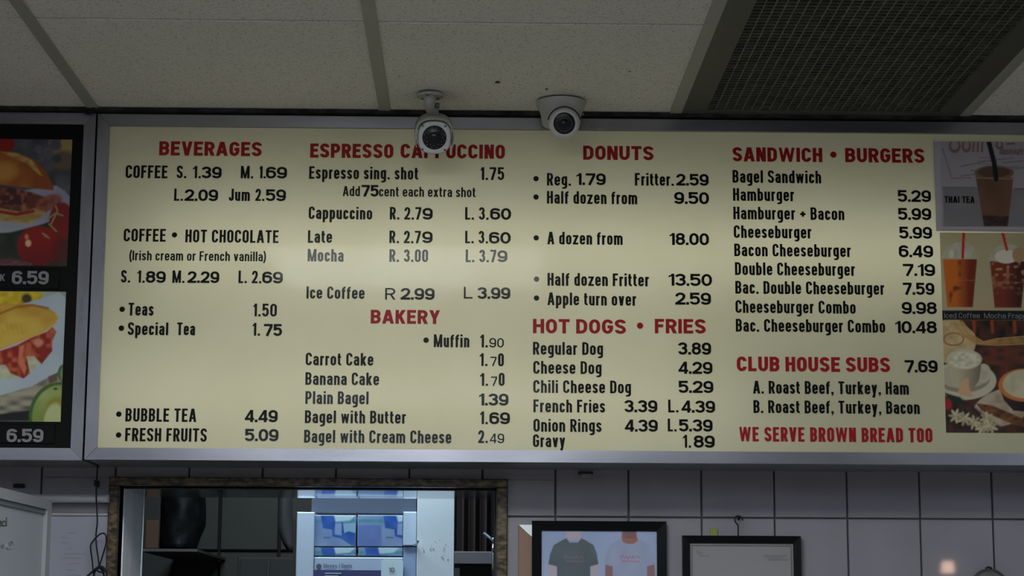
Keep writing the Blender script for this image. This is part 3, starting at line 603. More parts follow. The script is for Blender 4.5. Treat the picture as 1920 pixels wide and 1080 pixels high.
# taped sheet over the top of it
sheet = empty('paper_sign', at(1830, 436, -.003), 'grey paper sheet with a cup of thai tea taped above the drinks picture', 'sign')
p = Print(1753, 2010, 266, 434, -.004)
p.put(np.ones(p.X.shape), (172, 165, 172), (186, 178, 182), p.noise(40, 40, 2))
p.put(p.pol([(1768, 352), (2010, 355), (2010, 425), (1769, 425)]), (138, 134, 140), (150, 148, 146), p.noise(30, 20, 3))
p.put(p.line([(1768, 351.5), (1828, 352)], 1.6), (90, 85, 88)); p.put(p.line([(1903, 354), (2010, 356)], 1.6), (60, 60, 60))
for q in ([(1767, 278), (1785, 335), (1820, 333)], [(1802, 312), (1850, 302), (1900, 296)], [(1820, 320), (1910, 312)], [(1800, 330), (1828, 327)], [(1880, 305), (1940, 300)], [(1890, 318), (1940, 312)]): p.put(p.line(q, 1.3), (110, 100, 108))
for k in range(14): p.put(p.line([(1835+7*(k % 5), 296+6*(k//5)), (1840+7*(k % 5), 295+6*(k//5))], 1.2), (130, 118, 124))
p.put(p.ell(1790, 274, 11, 13)*(1-p.ell(1790, 272, 7, 9)), (150, 112, 110)); p.put(p.ell(1812, 274, 9, 12)*(1-p.ell(1812, 272, 5, 8)), (150, 112, 110))
for x in (1826, 1834, 1842): p.put(p.line([(x, 266), (x-1, 284)], 4), (150, 114, 106))
p.put(p.ell(1874, 272, 7, 8)*(1-p.ell(1874, 271, 3.5, 5)), (120, 95, 98)); p.put(p.line([(1888, 270), (1902, 269)], 3), (120, 95, 98))
p.put(p.ell(1864, 324, 37, 14), (150, 125, 105), (120, 95, 75), p.noise(10, 6, 5)); p.put(p.ell(1864, 323, 31, 10), (98, 72, 55))
p.put(p.pol([(1829, 330), (1900, 333), (1890, 424), (1845, 424)]), (132, 92, 66), (104, 74, 56), p.noise(18, 26, 7))
p.put(p.pol([(1842, 404), (1892, 406), (1888, 424), (1846, 424)], 3), (30, 24, 24), (75, 55, 50), p.noise(5, 5, 4))
p.put(p.line([(1829, 333), (1902, 336)], 2), (170, 150, 130))
p.put(p.line([(1853, 262), (1864, 305), (1868, 336)], 9), (14, 15, 24))
p.put(p.pol([(1753, 262), (1762, 262), (1765, 436), (1753, 436)]), (196, 188, 196)); p.put(p.line([(1765, 427), (2010, 429)], 3), (198, 190, 195))
p.col *= .55
o = p.build('sheet', 'print_paper', sheet)
mb = MB().box((p.x0, -.0038, p.z0), (p.x1, -.0032, p.z1)).build('paper_back', 'print_paper', sheet)
lettering('THAI TEA', 1771, 1827, 380.5, 12.5, 'k', 'vinyl_black', sheet, Y=-.0042, label='black printed words THAI TEA')
lettering('donuts', 1874, 1926, 290, 13, 'k', mat('brown_ink', (.16, .09, .09), .6), sheet, Y=-.0042, slope=-.10, label='brown printed word donuts')
# ================================================================== PICTURE BOX ON THE LEFT
box2, l2, r2, t2, b2 = lightbox('picture_menu_box', (GX-.4, .05, ZB), 'metal framed black box with sandwich photos left of the menu board', GX-1.0, GX-.0042, ZT+.0015, ZB-.0015, FW)
a_ = at(-30, 600, .12); area('sign_tube', (a_.x, .125, a_.z), (math.radians(-90), 0, 0), .4, .03, TUBE*.16, (1, .98, .95))
a_ = at(-30, 720, .12); area('sign_tube', (a_.x, .125, a_.z), (math.radians(-90), 0, 0), .4, .03, TUBE*.16, (1, .98, .95))
xe = at(130, 400, 0).x; xe2 = at(118, 668, 0).x
XR = (xe+xe2)/2
def p_right(y): return px(np.array(XR), 0, np.array(at(100, y, 0).z))[0]
p = Print(-140, float(p_right(380)), 260.5, 498, -.0006)
p.put(np.ones(p.X.shape), (60, 62, 64), (96, 96, 102), p.noise(16, 16, 1))
p.put(p.ell(118, 272, 24, 34, 0, 12), (172, 150, 92)); p.put(p.ell(118, 300, 26, 18, 0, 10), (110, 92, 78))
for k in range(22): q = rng.rand(2); p.put(p.ell(40+q[0]*70, 262+q[1]*52, 9, 8, 0, 4), (66, 66, 76), (108, 106, 118), np.full(p.X.shape, rng.rand()))
p.put(p.ell(2, 268, 26, 17, .2, 3), (150, 30, 28))
p.put(p.pol([(-140, 380), (60, 355), (105, 348), (122, 358), (132, 370), (131, 405), (90, 420), (20, 436), (-140, 448)], 3), (168, 172, 186), (140, 140, 160), p.noise(50, 20, 3))
p.put(p.pol([(-140, 445), (20, 436), (80, 420), (132, 400), (132, 500), (-140, 500)], 3), (34, 42, 34), (56, 62, 52), p.noise(20, 14, 4))
p.put(p.pol([(-140, 350), (0, 352), (60, 360), (90, 372), (88, 398), (40, 402), (-140, 408)], 4), (106, 50, 42), (180, 120, 92), np.clip(p.noise(11, 8, 6)*2-.9, 0, 1))
p.put(p.pol([(-140, 388), (0, 390), (40, 398), (86, 384), (84, 404), (55, 420), (0, 414), (-140, 412)], 3), (188, 162, 98), (150, 118, 60), p.noise(12, 5, 7))
p.put(p.line([(-20, 393), (30, 402), (62, 396)], 6), (150, 40, 30)); p.put(p.pol([(0, 350), (36, 355), (60, 362), (40, 386), (0, 384)], 4), (72, 38, 36), (168, 90, 76), np.clip(p.noise(7, 7, 9)*2-1, 0, 1))
p.put(p.pol([(-140, 280), (8, 284), (35, 287), (65, 300), (88, 324), (101, 352), (100, 357), (60, 353), (0, 346), (-140, 342)], 2.5), (190, 122, 50), (146, 74, 30), np.clip(p.noise(24, 14, 11)*.6+(p.X+20)/160, 0, 1))
p.put(p.pol([(2, 285), (30, 287), (60, 300), (80, 330), (74, 328), (50, 306), (22, 294)], 3), (212, 178, 100), (170, 120, 60), p.noise(10, 8, 13))
p.put(p.ell(8, 322, 22, 16, 0, 14), (200, 142, 66))
p.put(p.ell(92, 380, 26, 14, -.4, 5)*.9, (120, 48, 40), (160, 90, 66), p.noise(7, 7, 17))
p.put(p.ell(116, 415, 24, 36, 0, 3), (128, 30, 28)); p.put(p.ell(72, 462, 40, 38, 0, 2.5), (142, 26, 22), (106, 14, 16), np.clip((p.Yp-440)/50, 0, 1)); p.put(p.ell(112, 470, 16, 26, 0, 6)*.7, (90, 20, 18))
for q in ([(96, 420), (108, 395), (104, 386)], [(90, 410), (104, 400), (118, 404)], [(92, 420), (106, 434)], [(84, 442), (92, 446)], [(80, 438), (88, 442)]): p.put(p.line(q, 3), (150, 132, 88))
p.put(p.ell(53, 456, 5.5, 6.5, 0, 2), (224, 178, 130)); p.put(p.ell(50, 444, 3.5, 5, 0, 2), (205, 130, 100))
p.put(p.pol([(-140, 488), (30, 486), (60, 494), (60, 500), (-140, 500)], 3), (84, 50, 56), (110, 72, 80), p.noise(6, 4, 19))
p.col *= .85
o = p.build('sandwich_print', 'print_gloss', box2); o['label'] = 'upper photo print of a sandwich with tomatoes'; q1 = (p.x1, p.z0, p.z1)
p = Print(-140, float(p_right(660)), 546, 790, -.0006)
p.put(np.ones(p.X.shape), (128, 140, 128), (156, 164, 152), p.noise(40, 40, 1))
p.put(p.pol([(-140, 546), (80, 546), (78, 560), (50, 574), (0, 578), (-140, 578)], 4), (150, 128, 20), (196, 176, 34), p.noise(10, 8, 3)); p.put(p.ell(50, 560, 10, 9, 0, 5), (60, 48, 28))
p.put(p.pol([(78, 560), (110, 548), (126, 560), (126, 690), (104, 702), (60, 724), (0, 742), (-140, 760), (-140, 620)], 2), (162, 176, 182), (148, 160, 176), p.noise(60, 50, 5))
p.put(p.pol([(-140, 758), (0, 742), (60, 724), (116, 694), (116, 730), (60, 790), (-140, 790)], 2), (86, 84, 76), (150, 146, 126), np.clip(p.noise(26, 9, 7)*1.6-.2, 0, 1))
p.put(p.pol([(-140, 786), (0, 776), (60, 768), (70, 790), (-140, 790)], 4), (24, 28, 30))
p.put(p.pol([(0, 672), (20, 680), (60, 650), (80, 676), (50, 706), (0, 712)], 4), (150, 156, 130), (180, 180, 150), p.noise(8, 8, 9))
p.put(p.pol([(-140, 670), (0, 658), (30, 648), (60, 632), (88, 622), (98, 612), (106, 622), (98, 640), (98, 658), (78, 683), (64, 668), (50, 668), (56, 700), (44, 710), (20, 700), (10, 684), (-140, 700)], 2.5), (122, 30, 20), (168, 84, 56), np.clip(p.noise(9, 9, 11)*2-.8, 0, 1))
p.put(p.pol([(36, 650), (46, 646), (42, 668), (50, 690), (46, 704), (34, 680)], 2), (180, 104, 74)); p.put(p.ell(72, 642, 9, 7, 0, 5), (186, 120, 96))
p.put(p.pol([(-140, 566), (40, 570), (60, 570), (88, 576), (104, 586), (109, 596), (104, 606), (80, 624), (40, 640), (0, 656), (-140, 668)], 2.5), (184, 156, 64), (160, 118, 36), np.clip(p.noise(22, 12, 13)*1.0+(590-p.Yp)/60, 0, 1))
p.put(p.line([(-140, 582), (0, 588), (30, 576), (60, 572), (90, 578)], 4, 3)*.8, (128, 74, 24)); p.put(p.line([(106, 604), (80, 622), (40, 638), (0, 654)], 3, 3)*.8, (196, 140, 60))
for k in range(5): p.put(p.line([(2+k*9, 606), (8+k*9, 628)], 1.4)*.5, (150, 120, 50))
p.put(p.ell(112, 782, 58, 66, 0, 2.5), (64, 92, 44)); p.put(p.ell(114, 784, 54, 62, 0, 3), (148, 162, 96), (120, 140, 66), p.noise(20, 20, 15)); p.put(p.ell(104, 780, 22, 36, .2, 6), (136, 130, 46)); p.put(p.ell(100, 786, 17, 30, .2, 5), (178, 188, 130)); p.put(p.ell(104, 729, 4, 2, 0, 1.5), (30, 44, 24))
p.put(p.ell(122, 700, 14, 18, 0, 2), (70, 96, 56)); p.put(p.ell(124, 702, 11, 15, 0, 2), (110, 136, 88))
p.put(p.pol([(90, 706), (106, 700), (108, 714), (92, 720)], 3), (96, 76, 60))
p.col *= .85
o = p.build('sandwich_print', 'print_gloss', box2); o['label'] = 'lower photo print of a bacon sandwich with avocado'; q2 = (p.x1, p.z0, p.z1)
mb = MB()
for xa_, xb_, za_, zb_ in ((l2-.004, r2+.004, q1[2], t2+.004), (q1[0], r2+.004, q1[1], q1[2]), (l2-.004, r2+.004, q2[2], q1[1]), (q2[0], r2+.004, q2[1], q2[2]), (l2-.004, r2+.004, b2-.004, q2[1]), (l2-.004, p.x0, q2[1], q2[2]), (l2-.004, p.x0, q1[1], q1[2])):
    mb.box((xa_, 0, za_), (xb_, .002, zb_))
mb.build('panel', 'box_black', box2)
for y0, y1, yb, x0, x1 in ((503, 541, 533, 22, 91), (795, 831, 829, 12, 81)):
    a = at(-100, (y0+y1)/2); b_ = at(113 if y0 < 600 else 104, (y0+y1)/2)
    pxbox(-140, y0, 112 if y0 < 600 else 103, y1, -.003, 0.001, .001).build('price_strip', 'box_black', box2)
    lettering('6.59', x0, x1, yb, 25, 'b', 'vinyl_grey', box2, Y=-.0035, label='grey price 6.59')
lettering('K', 0, 9, 527, 13, 'k', 'vinyl_grey', box2, Y=-.0035, label='small grey letter K')
lettering('STEA', -48, -7, 527, 13, 'k', 'vinyl_grey', box2, Y=-.0035)
# ================================================================== CAMERAS ON THE CEILING
# bullet camera
pb = atz(806, 176, HC)
bul = empty('bullet_camera', (pb.x, pb.y, HC), 'white bullet security camera on a neck, in front of the word cappuccino', 'camera')
MB().lathe([(.027, -.007), (.027, -.003), (.025, 0)], (pb.x, pb.y, HC), (0, 0, 1), 28).build('mount_plate', 'cam_white', bul)
for a in (.6, 2.4, 4.5): MB().lathe([(.0025, -.0015), (.0025, 0)], (pb.x+.02*math.cos(a), pb.y+.02*math.sin(a), HC-.007), (0, 0, 1), 10).build('screw', 'screw', bul)
fc = at(814.5, 257.5, -.17)           # centre of the face
ax = (ray(814, 257)*-1).normalized(); ax = (ax+Vector((.02, 0, -.16))).normalized()     # face looks to the viewer and a bit further down
sx = ax.cross(Vector((0, 0, 1))).normalized(); up = sx.cross(ax).normalized()
if up.z < 0: up = -up
back = fc-ax*.10
nk = Vector((pb.x, pb.y, HC-.006)); nb = back+ax*.035+up*.028
MB().tube(smoothpath([nk, nk+Vector((0, 0, -.012)), nk+(nb-nk)*.6+Vector((0, 0, -.003)), nb], 5), .0125, 16).build('neck', 'cam_white', bul)
MB().lathe([(.006, -.003), (.006, .003)], nk+Vector((.016, -.002, -.019)), (1, -.2, 0), 12).build('thumb_screw', 'screw', bul)
def rsq(r, n, k):   # rounded-square ring
    out = []
    for i in range(n):
        t = 2*math.pi*i/n; c, s = math.cos(t), math.sin(t); e = 1/(abs(c)**k+abs(s)**k)**(1/k); out.append((r*e*c, r*e*s))
    return out
def loft(sections, seg=40):
    mb = MB(); vs = []
    for d, r, k in sections:
        for a, b in rsq(r, seg, k): vs.append(fc+ax*d+sx*a+up*b)
    n = len(sections)
    fs = [(i*seg+k, i*seg+(k+1) % seg, (i+1)*seg+(k+1) % seg, (i+1)*seg+k) for i in range(n-1) for k in range(seg)]
    mb.add(vs, fs, True); mb.f += [list(range(seg)), list(range((n-1)*seg, n*seg))]; mb.sm += [False, False]; return mb
loft([(-.105, .016, 2), (-.10, .026, 2), (-.085, .031, 2.2), (-.004, .0345, 2.6), (-.004, .033, 2.6)]).build('body', 'cam_white', bul)
fplate = loft([(-.003, .0325, 2.8), (.002, .0325, 2.8), (.003, .031, 2.8)]).build('face_plate', 'cam_face', bul)
mb = MB(); vs = []; seg = 26      # sun hood wrapping the top and sides
for d in (-.075, .012):
    for rr in (.0375, .0395):
        for i in range(seg+1):
            t = -.5+(math.pi+1.0)*i/seg; c, s = math.cos(t), math.sin(t); k = 2.6; e = 1/(abs(c)**k+abs(s)**k)**(1/k); vs.append(fc+ax*d+sx*rr*e*c+up*(rr*e*s))
n = seg+1
fs = []
for i in range(seg):
    fs += [(i, i+1, n*2+i+1, n*2+i), (n+i, n*3+i, n*3+i+1, n+i+1), (n*2+i, n*2+i+1, n*3+i+1, n*3+i), (i, n+i, n+i+1, i+1)]
mb.add(vs, fs, True); mb.build('sun_hood', 'cam_white', bul)
bwin = MB().lathe([(.0, .0042), (.0235, .0042), (.0245, .003), (.0245, .002)], fc, ax, 40, False).build('lens_window', 'cam_glass', bul)
MB().lathe([(.0, .0062), (.009, .0062), (.011, .004)], fc, ax, 28, False).build('lens', 'cam_black', bul)
for k in range(24):
    rr = .0205 if k % 2 else .0165; t = 2*math.pi*k/24; c = fc+sx*rr*math.cos(t)+up*rr*math.sin(t)
    MB().lathe([(.0016, .0042), (.0012, .0052), (.0, .0054)], c, ax, 8, False).build('infrared_led', 'led', bwin)
for a, b in ((-.0215, .0235), (.0235, .0235), (-.0215, -.0245), (.0235, -.0245)):
    MB().lathe([(.0022, .003), (.0022, .0042), (0, .0042)], fc+sx*a+up*b, ax, 10, False).build('screw', 'screw', fplate)
# turret camera
pt = atz(1052, 192, HC)
tur = empty('turret_camera', (pt.x, pt.y, HC), 'white round turret security camera on the ceiling above the donuts heading', 'camera')
MB().lathe([(.0515, 0), (.0515, -.004), (.049, -.011), (.043, -.022), (.0405, -.034), (.039, -.046), (.035, -.050), (.02, -.051), (0, -.051)], (pt.x, pt.y, HC), (0, 0, 1), 48, False).build('base', 'cam_white', tur)
ec = at(1058, 229, pt.y-.012); ax2 = (CAM-ec).normalized(); ax2 = (ax2+Vector((0, 0, -.06))).normalized()
R_ = .0355
MB().lathe([(.0305, 0), (.0315, .028), (.031, .0335), (.0285, .0385), (.0245, .041), (.0222, .0415)], ec, ax2, 44, False).build('eyeball', 'cam_face', tur)
s2 = ax2.cross(Vector((0, 0, 1))).normalized(); u2 = s2.cross(ax2).normalized()
u2 = u2 if u2.z > 0 else -u2; R_ = .0425
MB().tube([ec+ax2*(.0365+.0035*math.sin(a))+s2*.0335*math.cos(a)+u2*.0335*math.sin(a) for a in [math.radians(12+156*k/26) for k in range(27)]], .0013, 8).build('seam_ring', 'cam_black', tur)
twin = MB().lathe([(0, R_-.001), (.0195, R_-.001), (.0218, R_-.002), (.0224, R_-.005)], ec, ax2, 40, False).build('lens_window', 'cam_glass', tur)
MB().lathe([(0, R_+.0012), (.007, R_+.0012), (.009, R_-.001)], ec, ax2, 24, False).build('lens', 'cam_black', tur)
for k in range(18):
    t = 2*math.pi*k/18; c = ec+s2*.0155*math.cos(t)+u2*.0155*math.sin(t)
    MB().lathe([(.0017, R_-.001), (.0013, R_+.0003), (0, R_+.0005)], c, ax2, 8, False).build('infrared_led', 'led', twin)
MB().lathe([(.0028, 0), (.0028, .003), (0, .003)], (pt.x+.043, pt.y-.02, HC-.03), (.7, -.7, 0), 10, False).build('screw', 'screw', tur)
# little bundle of black cable where the two boxes meet the ceiling
pc = at(170, 208, -.02)
mb = MB(); 
for k in range(3):
    c = pc+Vector((.004*k-.006, -.002*k, .001))
    mb.tube([c+Vector((.011*math.cos(t*.7)*(1-.15*k), .004*math.sin(t*1.3), .0055*math.sin(t*.7+k))) for t in range(10)], .0018, 6)
tag(mb.build('cable_tuft', 'rubber'), 'small black cable tuft at the ceiling above the gap between both boxes', 'cable')
# ================================================================== HATCH
g = MB(); yf = YW-.018
hatch = bpy.data.objects.new('window_1', None); C.objects.link(hatch); hatch.location = ((gx0+gx1)/2, YW, hz0); tag(hatch, 'brown speckled granite surround framing the serving hatch under the menu board', kind='structure')
MB().box((gx0, yf, hz1), (gx1, YW+.05, gz1), .002).build('head', 'granite', hatch)
MB().box((gx0, yf, hz0), (hx0, YW+.05, hz1-.0005), .002).build('jamb', 'granite', hatch)
MB().box((hx1, yf, hz0), (gx1, YW+.05, hz1-.0005), .002).build('jamb', 'granite', hatch)
MB().box((gx0, yf-.1, hz0-.03), (gx1, YW+TH, hz0), .002).build('sill', 'granite', hatch)
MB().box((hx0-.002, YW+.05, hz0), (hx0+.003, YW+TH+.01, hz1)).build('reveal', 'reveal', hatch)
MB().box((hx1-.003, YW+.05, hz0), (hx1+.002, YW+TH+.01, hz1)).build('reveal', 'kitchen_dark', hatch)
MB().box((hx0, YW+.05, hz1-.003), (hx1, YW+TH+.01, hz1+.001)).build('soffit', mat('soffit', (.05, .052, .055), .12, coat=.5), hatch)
# kitchen behind
KB = 1.9
kw = MB().box((RX0, KB, 0), (RX1, KB+.05, HC)).build('wall_kitchen', 'kitchen_dark', origin=(0, KB, 0)); tag(kw, 'dark olive panelled kitchen wall behind the hatch', kind='structure')
xs = [at(x, 980, KB-.02).x for x in (205, 412, 524, 780, 1000)]; zs = [at(400, y, KB-.02).z for y in (860, 1033, 1180)]
for i in range(4):
    for j in range(2):
        MB().box((xs[i]+.003, KB-.02, zs[j+1]+.003), (xs[i+1]-.003, KB, zs[j]-.003), .003).build('wall_board', 'kitchen_wall', kw)
KC = MB().box((RX0, YW+TH, HC-.02), (RX1, KB, HC)).build('ceiling_kitchen', 'kitchen_dark'); tag(KC, kind='structure')
YS = 1.25
sh = pxbox(262, 1029, 370, 1034, YS, KB-.021).build('shelf', 'shelf'); tag(sh, 'narrow olive shelf in the kitchen carrying a black bag', 'shelf')
# black bag
c0 = at(343, 978, YS+.12); mb = MB(); mrg = []
prof = [(302, 384, 922), (303, 385, 935), (302, 386, 950), (302, 386, 970), (300, 385, 985), (299, 381, 995), (299, 375, 1008), (300, 371, 1020), (302, 368, 1029)]
seg = 28; vs = []
for k, (a, b_, y) in enumerate(prof):
    A_, B_ = at(a, y, YS+.12), at(b_, y, YS+.12); cx_, hw = (A_.x+B_.x)/2, (B_.x-A_.x)/2
    for i in range(seg):
        t = 2*math.pi*i/seg; w_ = 1+.05*math.sin(5*t+k*.9)+.035*math.sin(9*t-k*1.4)
        vs.append((cx_+hw*math.cos(t)*(1 if abs(math.cos(t)) > .8 else w_), YS+.12+.09*math.sin(t)*w_, A_.z))
n = len(prof)
mb.add(vs, [(i*seg+k, i*seg+(k+1) % seg, (i+1)*seg+(k+1) % seg, (i+1)*seg+k) for i in range(n-1) for k in range(seg)]+[list(range(seg)), list(range((n-1)*seg, n*seg))], True)
tag(mb.build('bag', 'bag'), 'shiny black plastic bag standing on the kitchen shelf', 'bag')
tag(pxbox(272, 975, 297, 1029, YS+.05, YS+.2, .002).build('cardboard_box', 'cardboard'), 'brown cardboard box beside the black bag on the kitchen shelf', 'box')
# dark cupboard low in the kitchen
cb = empty('cupboard', at(500, 1110, 1.5), 'dark low cupboard below the olive kitchen wall boards', 'cupboard')
pxbox(445, 1044, 552, 1130, 1.5, 1.8, .002).build('body', 'kitchen_wall', cb)
pxbox(449, 1048, 500, 1130, 1.494, 1.4995, .001).build('door', 'kitchen_dark', cb); pxbox(505, 1048, 550, 1130, 1.494, 1.4995, .001).build('door', 'kitchen_dark', cb)
# jacket-like dark cloth hanging at the left of the glove cabinet
YP = .95
c_ = [(523, 918, 546), (523, 960, 548), (521, 985, 552), (524, 1003, 553), (531, 1020, 554), (540, 1035, 554)]
mb = MB(); vs = []
for k, (a, y, b_) in enumerate(c_):
    A_, B_ = at(a, y, YP+.15), at(b_, y, YP+.15); A_.z = HC-.021 if k == 0 else A_.z; hw = (B_.x-A_.x)/2
    for i in range(16): t = 2*math.pi*i/16; w_ = 1+.06*math.sin(3*t+k); vs.append(((A_.x+B_.x)/2+hw*math.cos(t), YP+.15+.04*math.sin(t)*w_, A_.z))
mb.add(vs, [(i*16+k, i*16+(k+1) % 16, (i+1)*16+(k+1) % 16, (i+1)*16+k) for i in range(5) for k in range(16)]+[list(range(16)), list(range(80, 96))], True)
tag(mb.build('hanging_cloth', mat('dark_cloth', (.014, .013, .012), .9)), 'dark cloth hanging left of the glove box rack', 'cloth')
# glove box rack
YG = .75
rk = empty('glove_rack', at(667, 1110, YG), 'pale blue white rack holding four glove boxes behind the hatch', 'rack')
pxbox(584, 929, 781, 962, YG+.03, YG+.05, .001).build('top_board', 'cab_slate', rk)
pxbox(555, 960, 588, 1130, YG, YG+.16, .002).build('side_post', 'cab_white', rk)
pxbox(756, 959.5, 781, 1023, YG-.002, YG+.15, .002).build('side_post', 'cab_white', rk)
pxbox(756, 1025, 781, 1130, YG+.004, YG+.15, .002).build('side_post', mat('cab_blue', (.22, .30, .45), .45), rk)
pxbox(549, 962, 555, 1130, YG+.01, YG+.15).build('edge_strip', 'kitchen_wall', rk)
pxbox(588, 1045, 756, 1130, YG+.006, YG+.011, .002).build('lower_panel', mat('cab_mid', (.34, .42, .55), .45), rk)
pxbox(584, 1069, 716, 1130, YG+.004, YG+.0055).build('navy_label', mat('navy', (.03, .04, .13), .4), rk)
lettering('Gloves', 606, 632, 1064.5, 7.5, 's', mat('ink_navy', (.06, .08, .13), .5), rk, Y=YG+.0055, label='small dark word Gloves')
lettering('| Gants', 636, 660, 1064.5, 7.5, 's', 'ink_navy', rk, Y=YG+.0055, label='small dark word Gants')
dot(598, 1062, 5, 'ink_navy', rk, YG+.0055)
for k, yy in enumerate((1075, 1080)): pxbox(609, yy-1, 640-6*k, yy+1, YG+.0032, YG+.004).build('label_line', 'cab_mid', rk)
c0, c1 = at(715, 1048, YG-.003), at(755, 1130, YG-.003)
pts = []
for (cx_, cz_, a0) in ((c1.x-.008, c0.z-.008, 0), (c0.x+.008, c0.z-.008, 90)):
    for k in range(6): t = math.radians(a0+k*18); pts.append((cx_+.008*math.cos(t), cz_+.008*math.sin(t)))
pts += [(c0.x, c1.z), (c1.x, c1.z)]
MB().prism(pts, YG-.003, YG).build('price_tag', mat('tag_white', (.5, .62, .68), .4), rk)
lettering('10', 729, 739.5, 1073, 9, 's', 'ink_navy', rk, Y=YG-.003, label='small dark number 10')
def glove_box(x0, y0, x1, y1, label, cut):
    t = empty('glove_box', at((x0+x1)/2, y1, YG+.01), label, 'box', 'glove boxes in the rack')
    pxbox(x0, y0, x1, y1, YG+.012, YG+(.12 if y1-y0 > 30 else .05), .0015).build('carton', 'cab_mid', t)
    p = Print(x0+.6, x1-.6, y0+.6, y1-.6, YG+.0112, 1.3); W, H_ = 83, 60; X = (p.X-x0)/(83)*83; Yv = p.Yp-y0
    one = np.ones(p.X.shape); p.put(one, (150, 178, 205), (128, 150, 195), p.noise(25, 25, 3))
    p.put(p.line([(x0, y0+11), (x1, y0+11)], 7), (86, 150, 172), (110, 165, 185), p.noise(6, 9, 2))
    if cut == 1: p.put(p.pol([(x0, y0+18), (x0+44, y0+18), (x0+46, y1), (x0, y1)], 3), (104, 128, 185), (120, 145, 200), p.noise(20, 20, 4))
    q = x0 if cut != 1 else x0+32
    if cut == 1: q = x0+36
    f = lambda pts: [(q+a, y0+b2_) for a, b2_ in pts]
    p.put(p.pol(f([(12, 0), (37, 0), (40, 14), (54, 14), (56, 34), (64, 30), (80, 34), (80, 58), (70, 57), (50, 44), (34, 40), (33, 27), (16, 24)])), (52, 84, 165), (70, 120, 200), p.noise(14, 12, 7))
    p.put(p.pol(f([(39, 15), (51, 15), (51, 38), (38, 36)])), (150, 172, 212))
    p.put(p.pol(f([(54, 17), (80, 14), (80, 34), (64, 30), (56, 32)])), (150, 192, 214))
    p.put(p.pol(f([(37, 0), (78, 0), (66, 10), (40, 12)]), 3), (200, 224, 232))
    p.put(p.line(f([(18, 42), (30, 42)]), 2.5), (90, 120, 160))
    p.build('picture', 'print_gloss', t)
glove_box(589.5, 966, 667, 1024.5, 'blue glove box, upper left in the rack', 0)
glove_box(670.5, 966, 755, 1024.5, 'blue glove box, upper right in the rack', 1)
glove_box(589.5, 1026, 667, 1042, 'blue glove box, lower left in the rack', 2)
glove_box(672, 1026, 755, 1042, 'blue glove box, lower right in the rack', 2)
# tall white door panel with scuffs
dp = empty('white_panel', at(815, 1130, .73), 'tall white scuffed panel standing right of the glove box rack', 'panel')
pxbox(781.5, 929.5, 851.5, 1130, .72, .75, .001).build('board', 'panel_white', dp)
for k in range(16):
    x, y = 792+rng.rand()*50, 1010+rng.rand()*42; a = at(x, y, .719); d_ = .003*rng.rand()+.0012
    MB().add([(a.x-d_, .7192, a.z), (a.x, .7192, a.z-d_*.5), (a.x+d_*.8, .7192, a.z+d_*.2), (a.x, .7192, a.z+d_*.4)], [(0, 1, 2, 3)]).build('scuff', mat('scuff', (.25, .28, .3), .8) if k == 0 else 'scuff', dp)
a = at(777, 1022, .722); MB().tube(smoothpath([a, a+Vector((.006, -.01, .002)), a+Vector((.009, -.02, .008))], 4), .003, 8).build('latch', 'chrome', dp)
# right end of the hatch: brown curtain, ledge, tap
cu = MB(); vs = []; N = 36
for i in range(N+1):
    u_ = i/N; A_ = at(853+u_*75, 905, 1.3); B_ = at(853+u_*75, 1040, 1.3); yy = 1.3+.02*math.sin(u_*22)
    vs += [(A_.x, yy, HC-.021), (A_.x, yy, B_.z)]
cu.add(vs, [(2*i, 2*i+1, 2*i+3, 2*i+2) for i in range(N)], True)
tag(cu.build('curtain', 'brown_dark'), 'dark brown curtain behind the right end of the hatch', 'curtain')
tag(pxbox(849, 1034, 928, 1058, .9, 1.2, .002).build('ledge', 'mauve'), 'grey mauve ledge low behind the right end of the hatch', 'ledge')
tag(pxbox(862, 1059, 924, 1130, .92, 1.15, .002).build('dark_bin', 'kitchen_dark'), 'dark container under the grey mauve ledge', 'container')
tap = empty('tap', at(925, 1075, .6), 'small chrome tap beside the right granite jamb', 'tap')
a = at(925, 1085, .6); MB().tube([a, at(925, 1040, .6), at(926, 1018, .6)], .004, 10).build('riser', 'chrome', tap)
MB().tube(smoothpath([at(926, 1018, .6), at(920, 1010, .6), at(908, 1000, .62)], 5), .0035, 10).build('spout', MATS['cab_slate'], tap)
MB().lathe([(0, -.006), (.005, -.004), (.006, 0), (.005, .004), (0, .006)], at(926, 1012, .59), (0, 0, 1), 16, False).build('handle', 'chrome', tap)
# ================================================================== LEFT UNDER THE PICTURE BOX
yw = YW
tr2 = pxbox(20, 927, 203, 941, yw-.035, yw-.001, .004).build('trim_2', 'white_paint'); tag(tr2, kind='structure')
tr3 = pxbox(88, 962, 203, 967, yw-.01, yw-.001, .002).build('trim_3', 'white_paint'); tag(tr3, kind='structure')
nt = empty('notice_sheet', at(145, 1150, yw-.01), 'pale notice paper with faint print behind the hanging black cable', 'paper')
pxbox(90, 968, 200, 1150, yw-.010, yw-.009).build('paper', mat('notice', (.20, .205, .26), .6), nt)
for k in range(9):
    x, y, w_ = 110+rng.rand()*20, 995+k*10+rng.rand()*3, 10+rng.rand()*30
    pxbox(x, y, x+w_, y+2.2, yw-.0106, yw-.0101).build('faint_line', mat('faint', (.165, .17, .21), .7) if k == 0 else 'faint', nt)
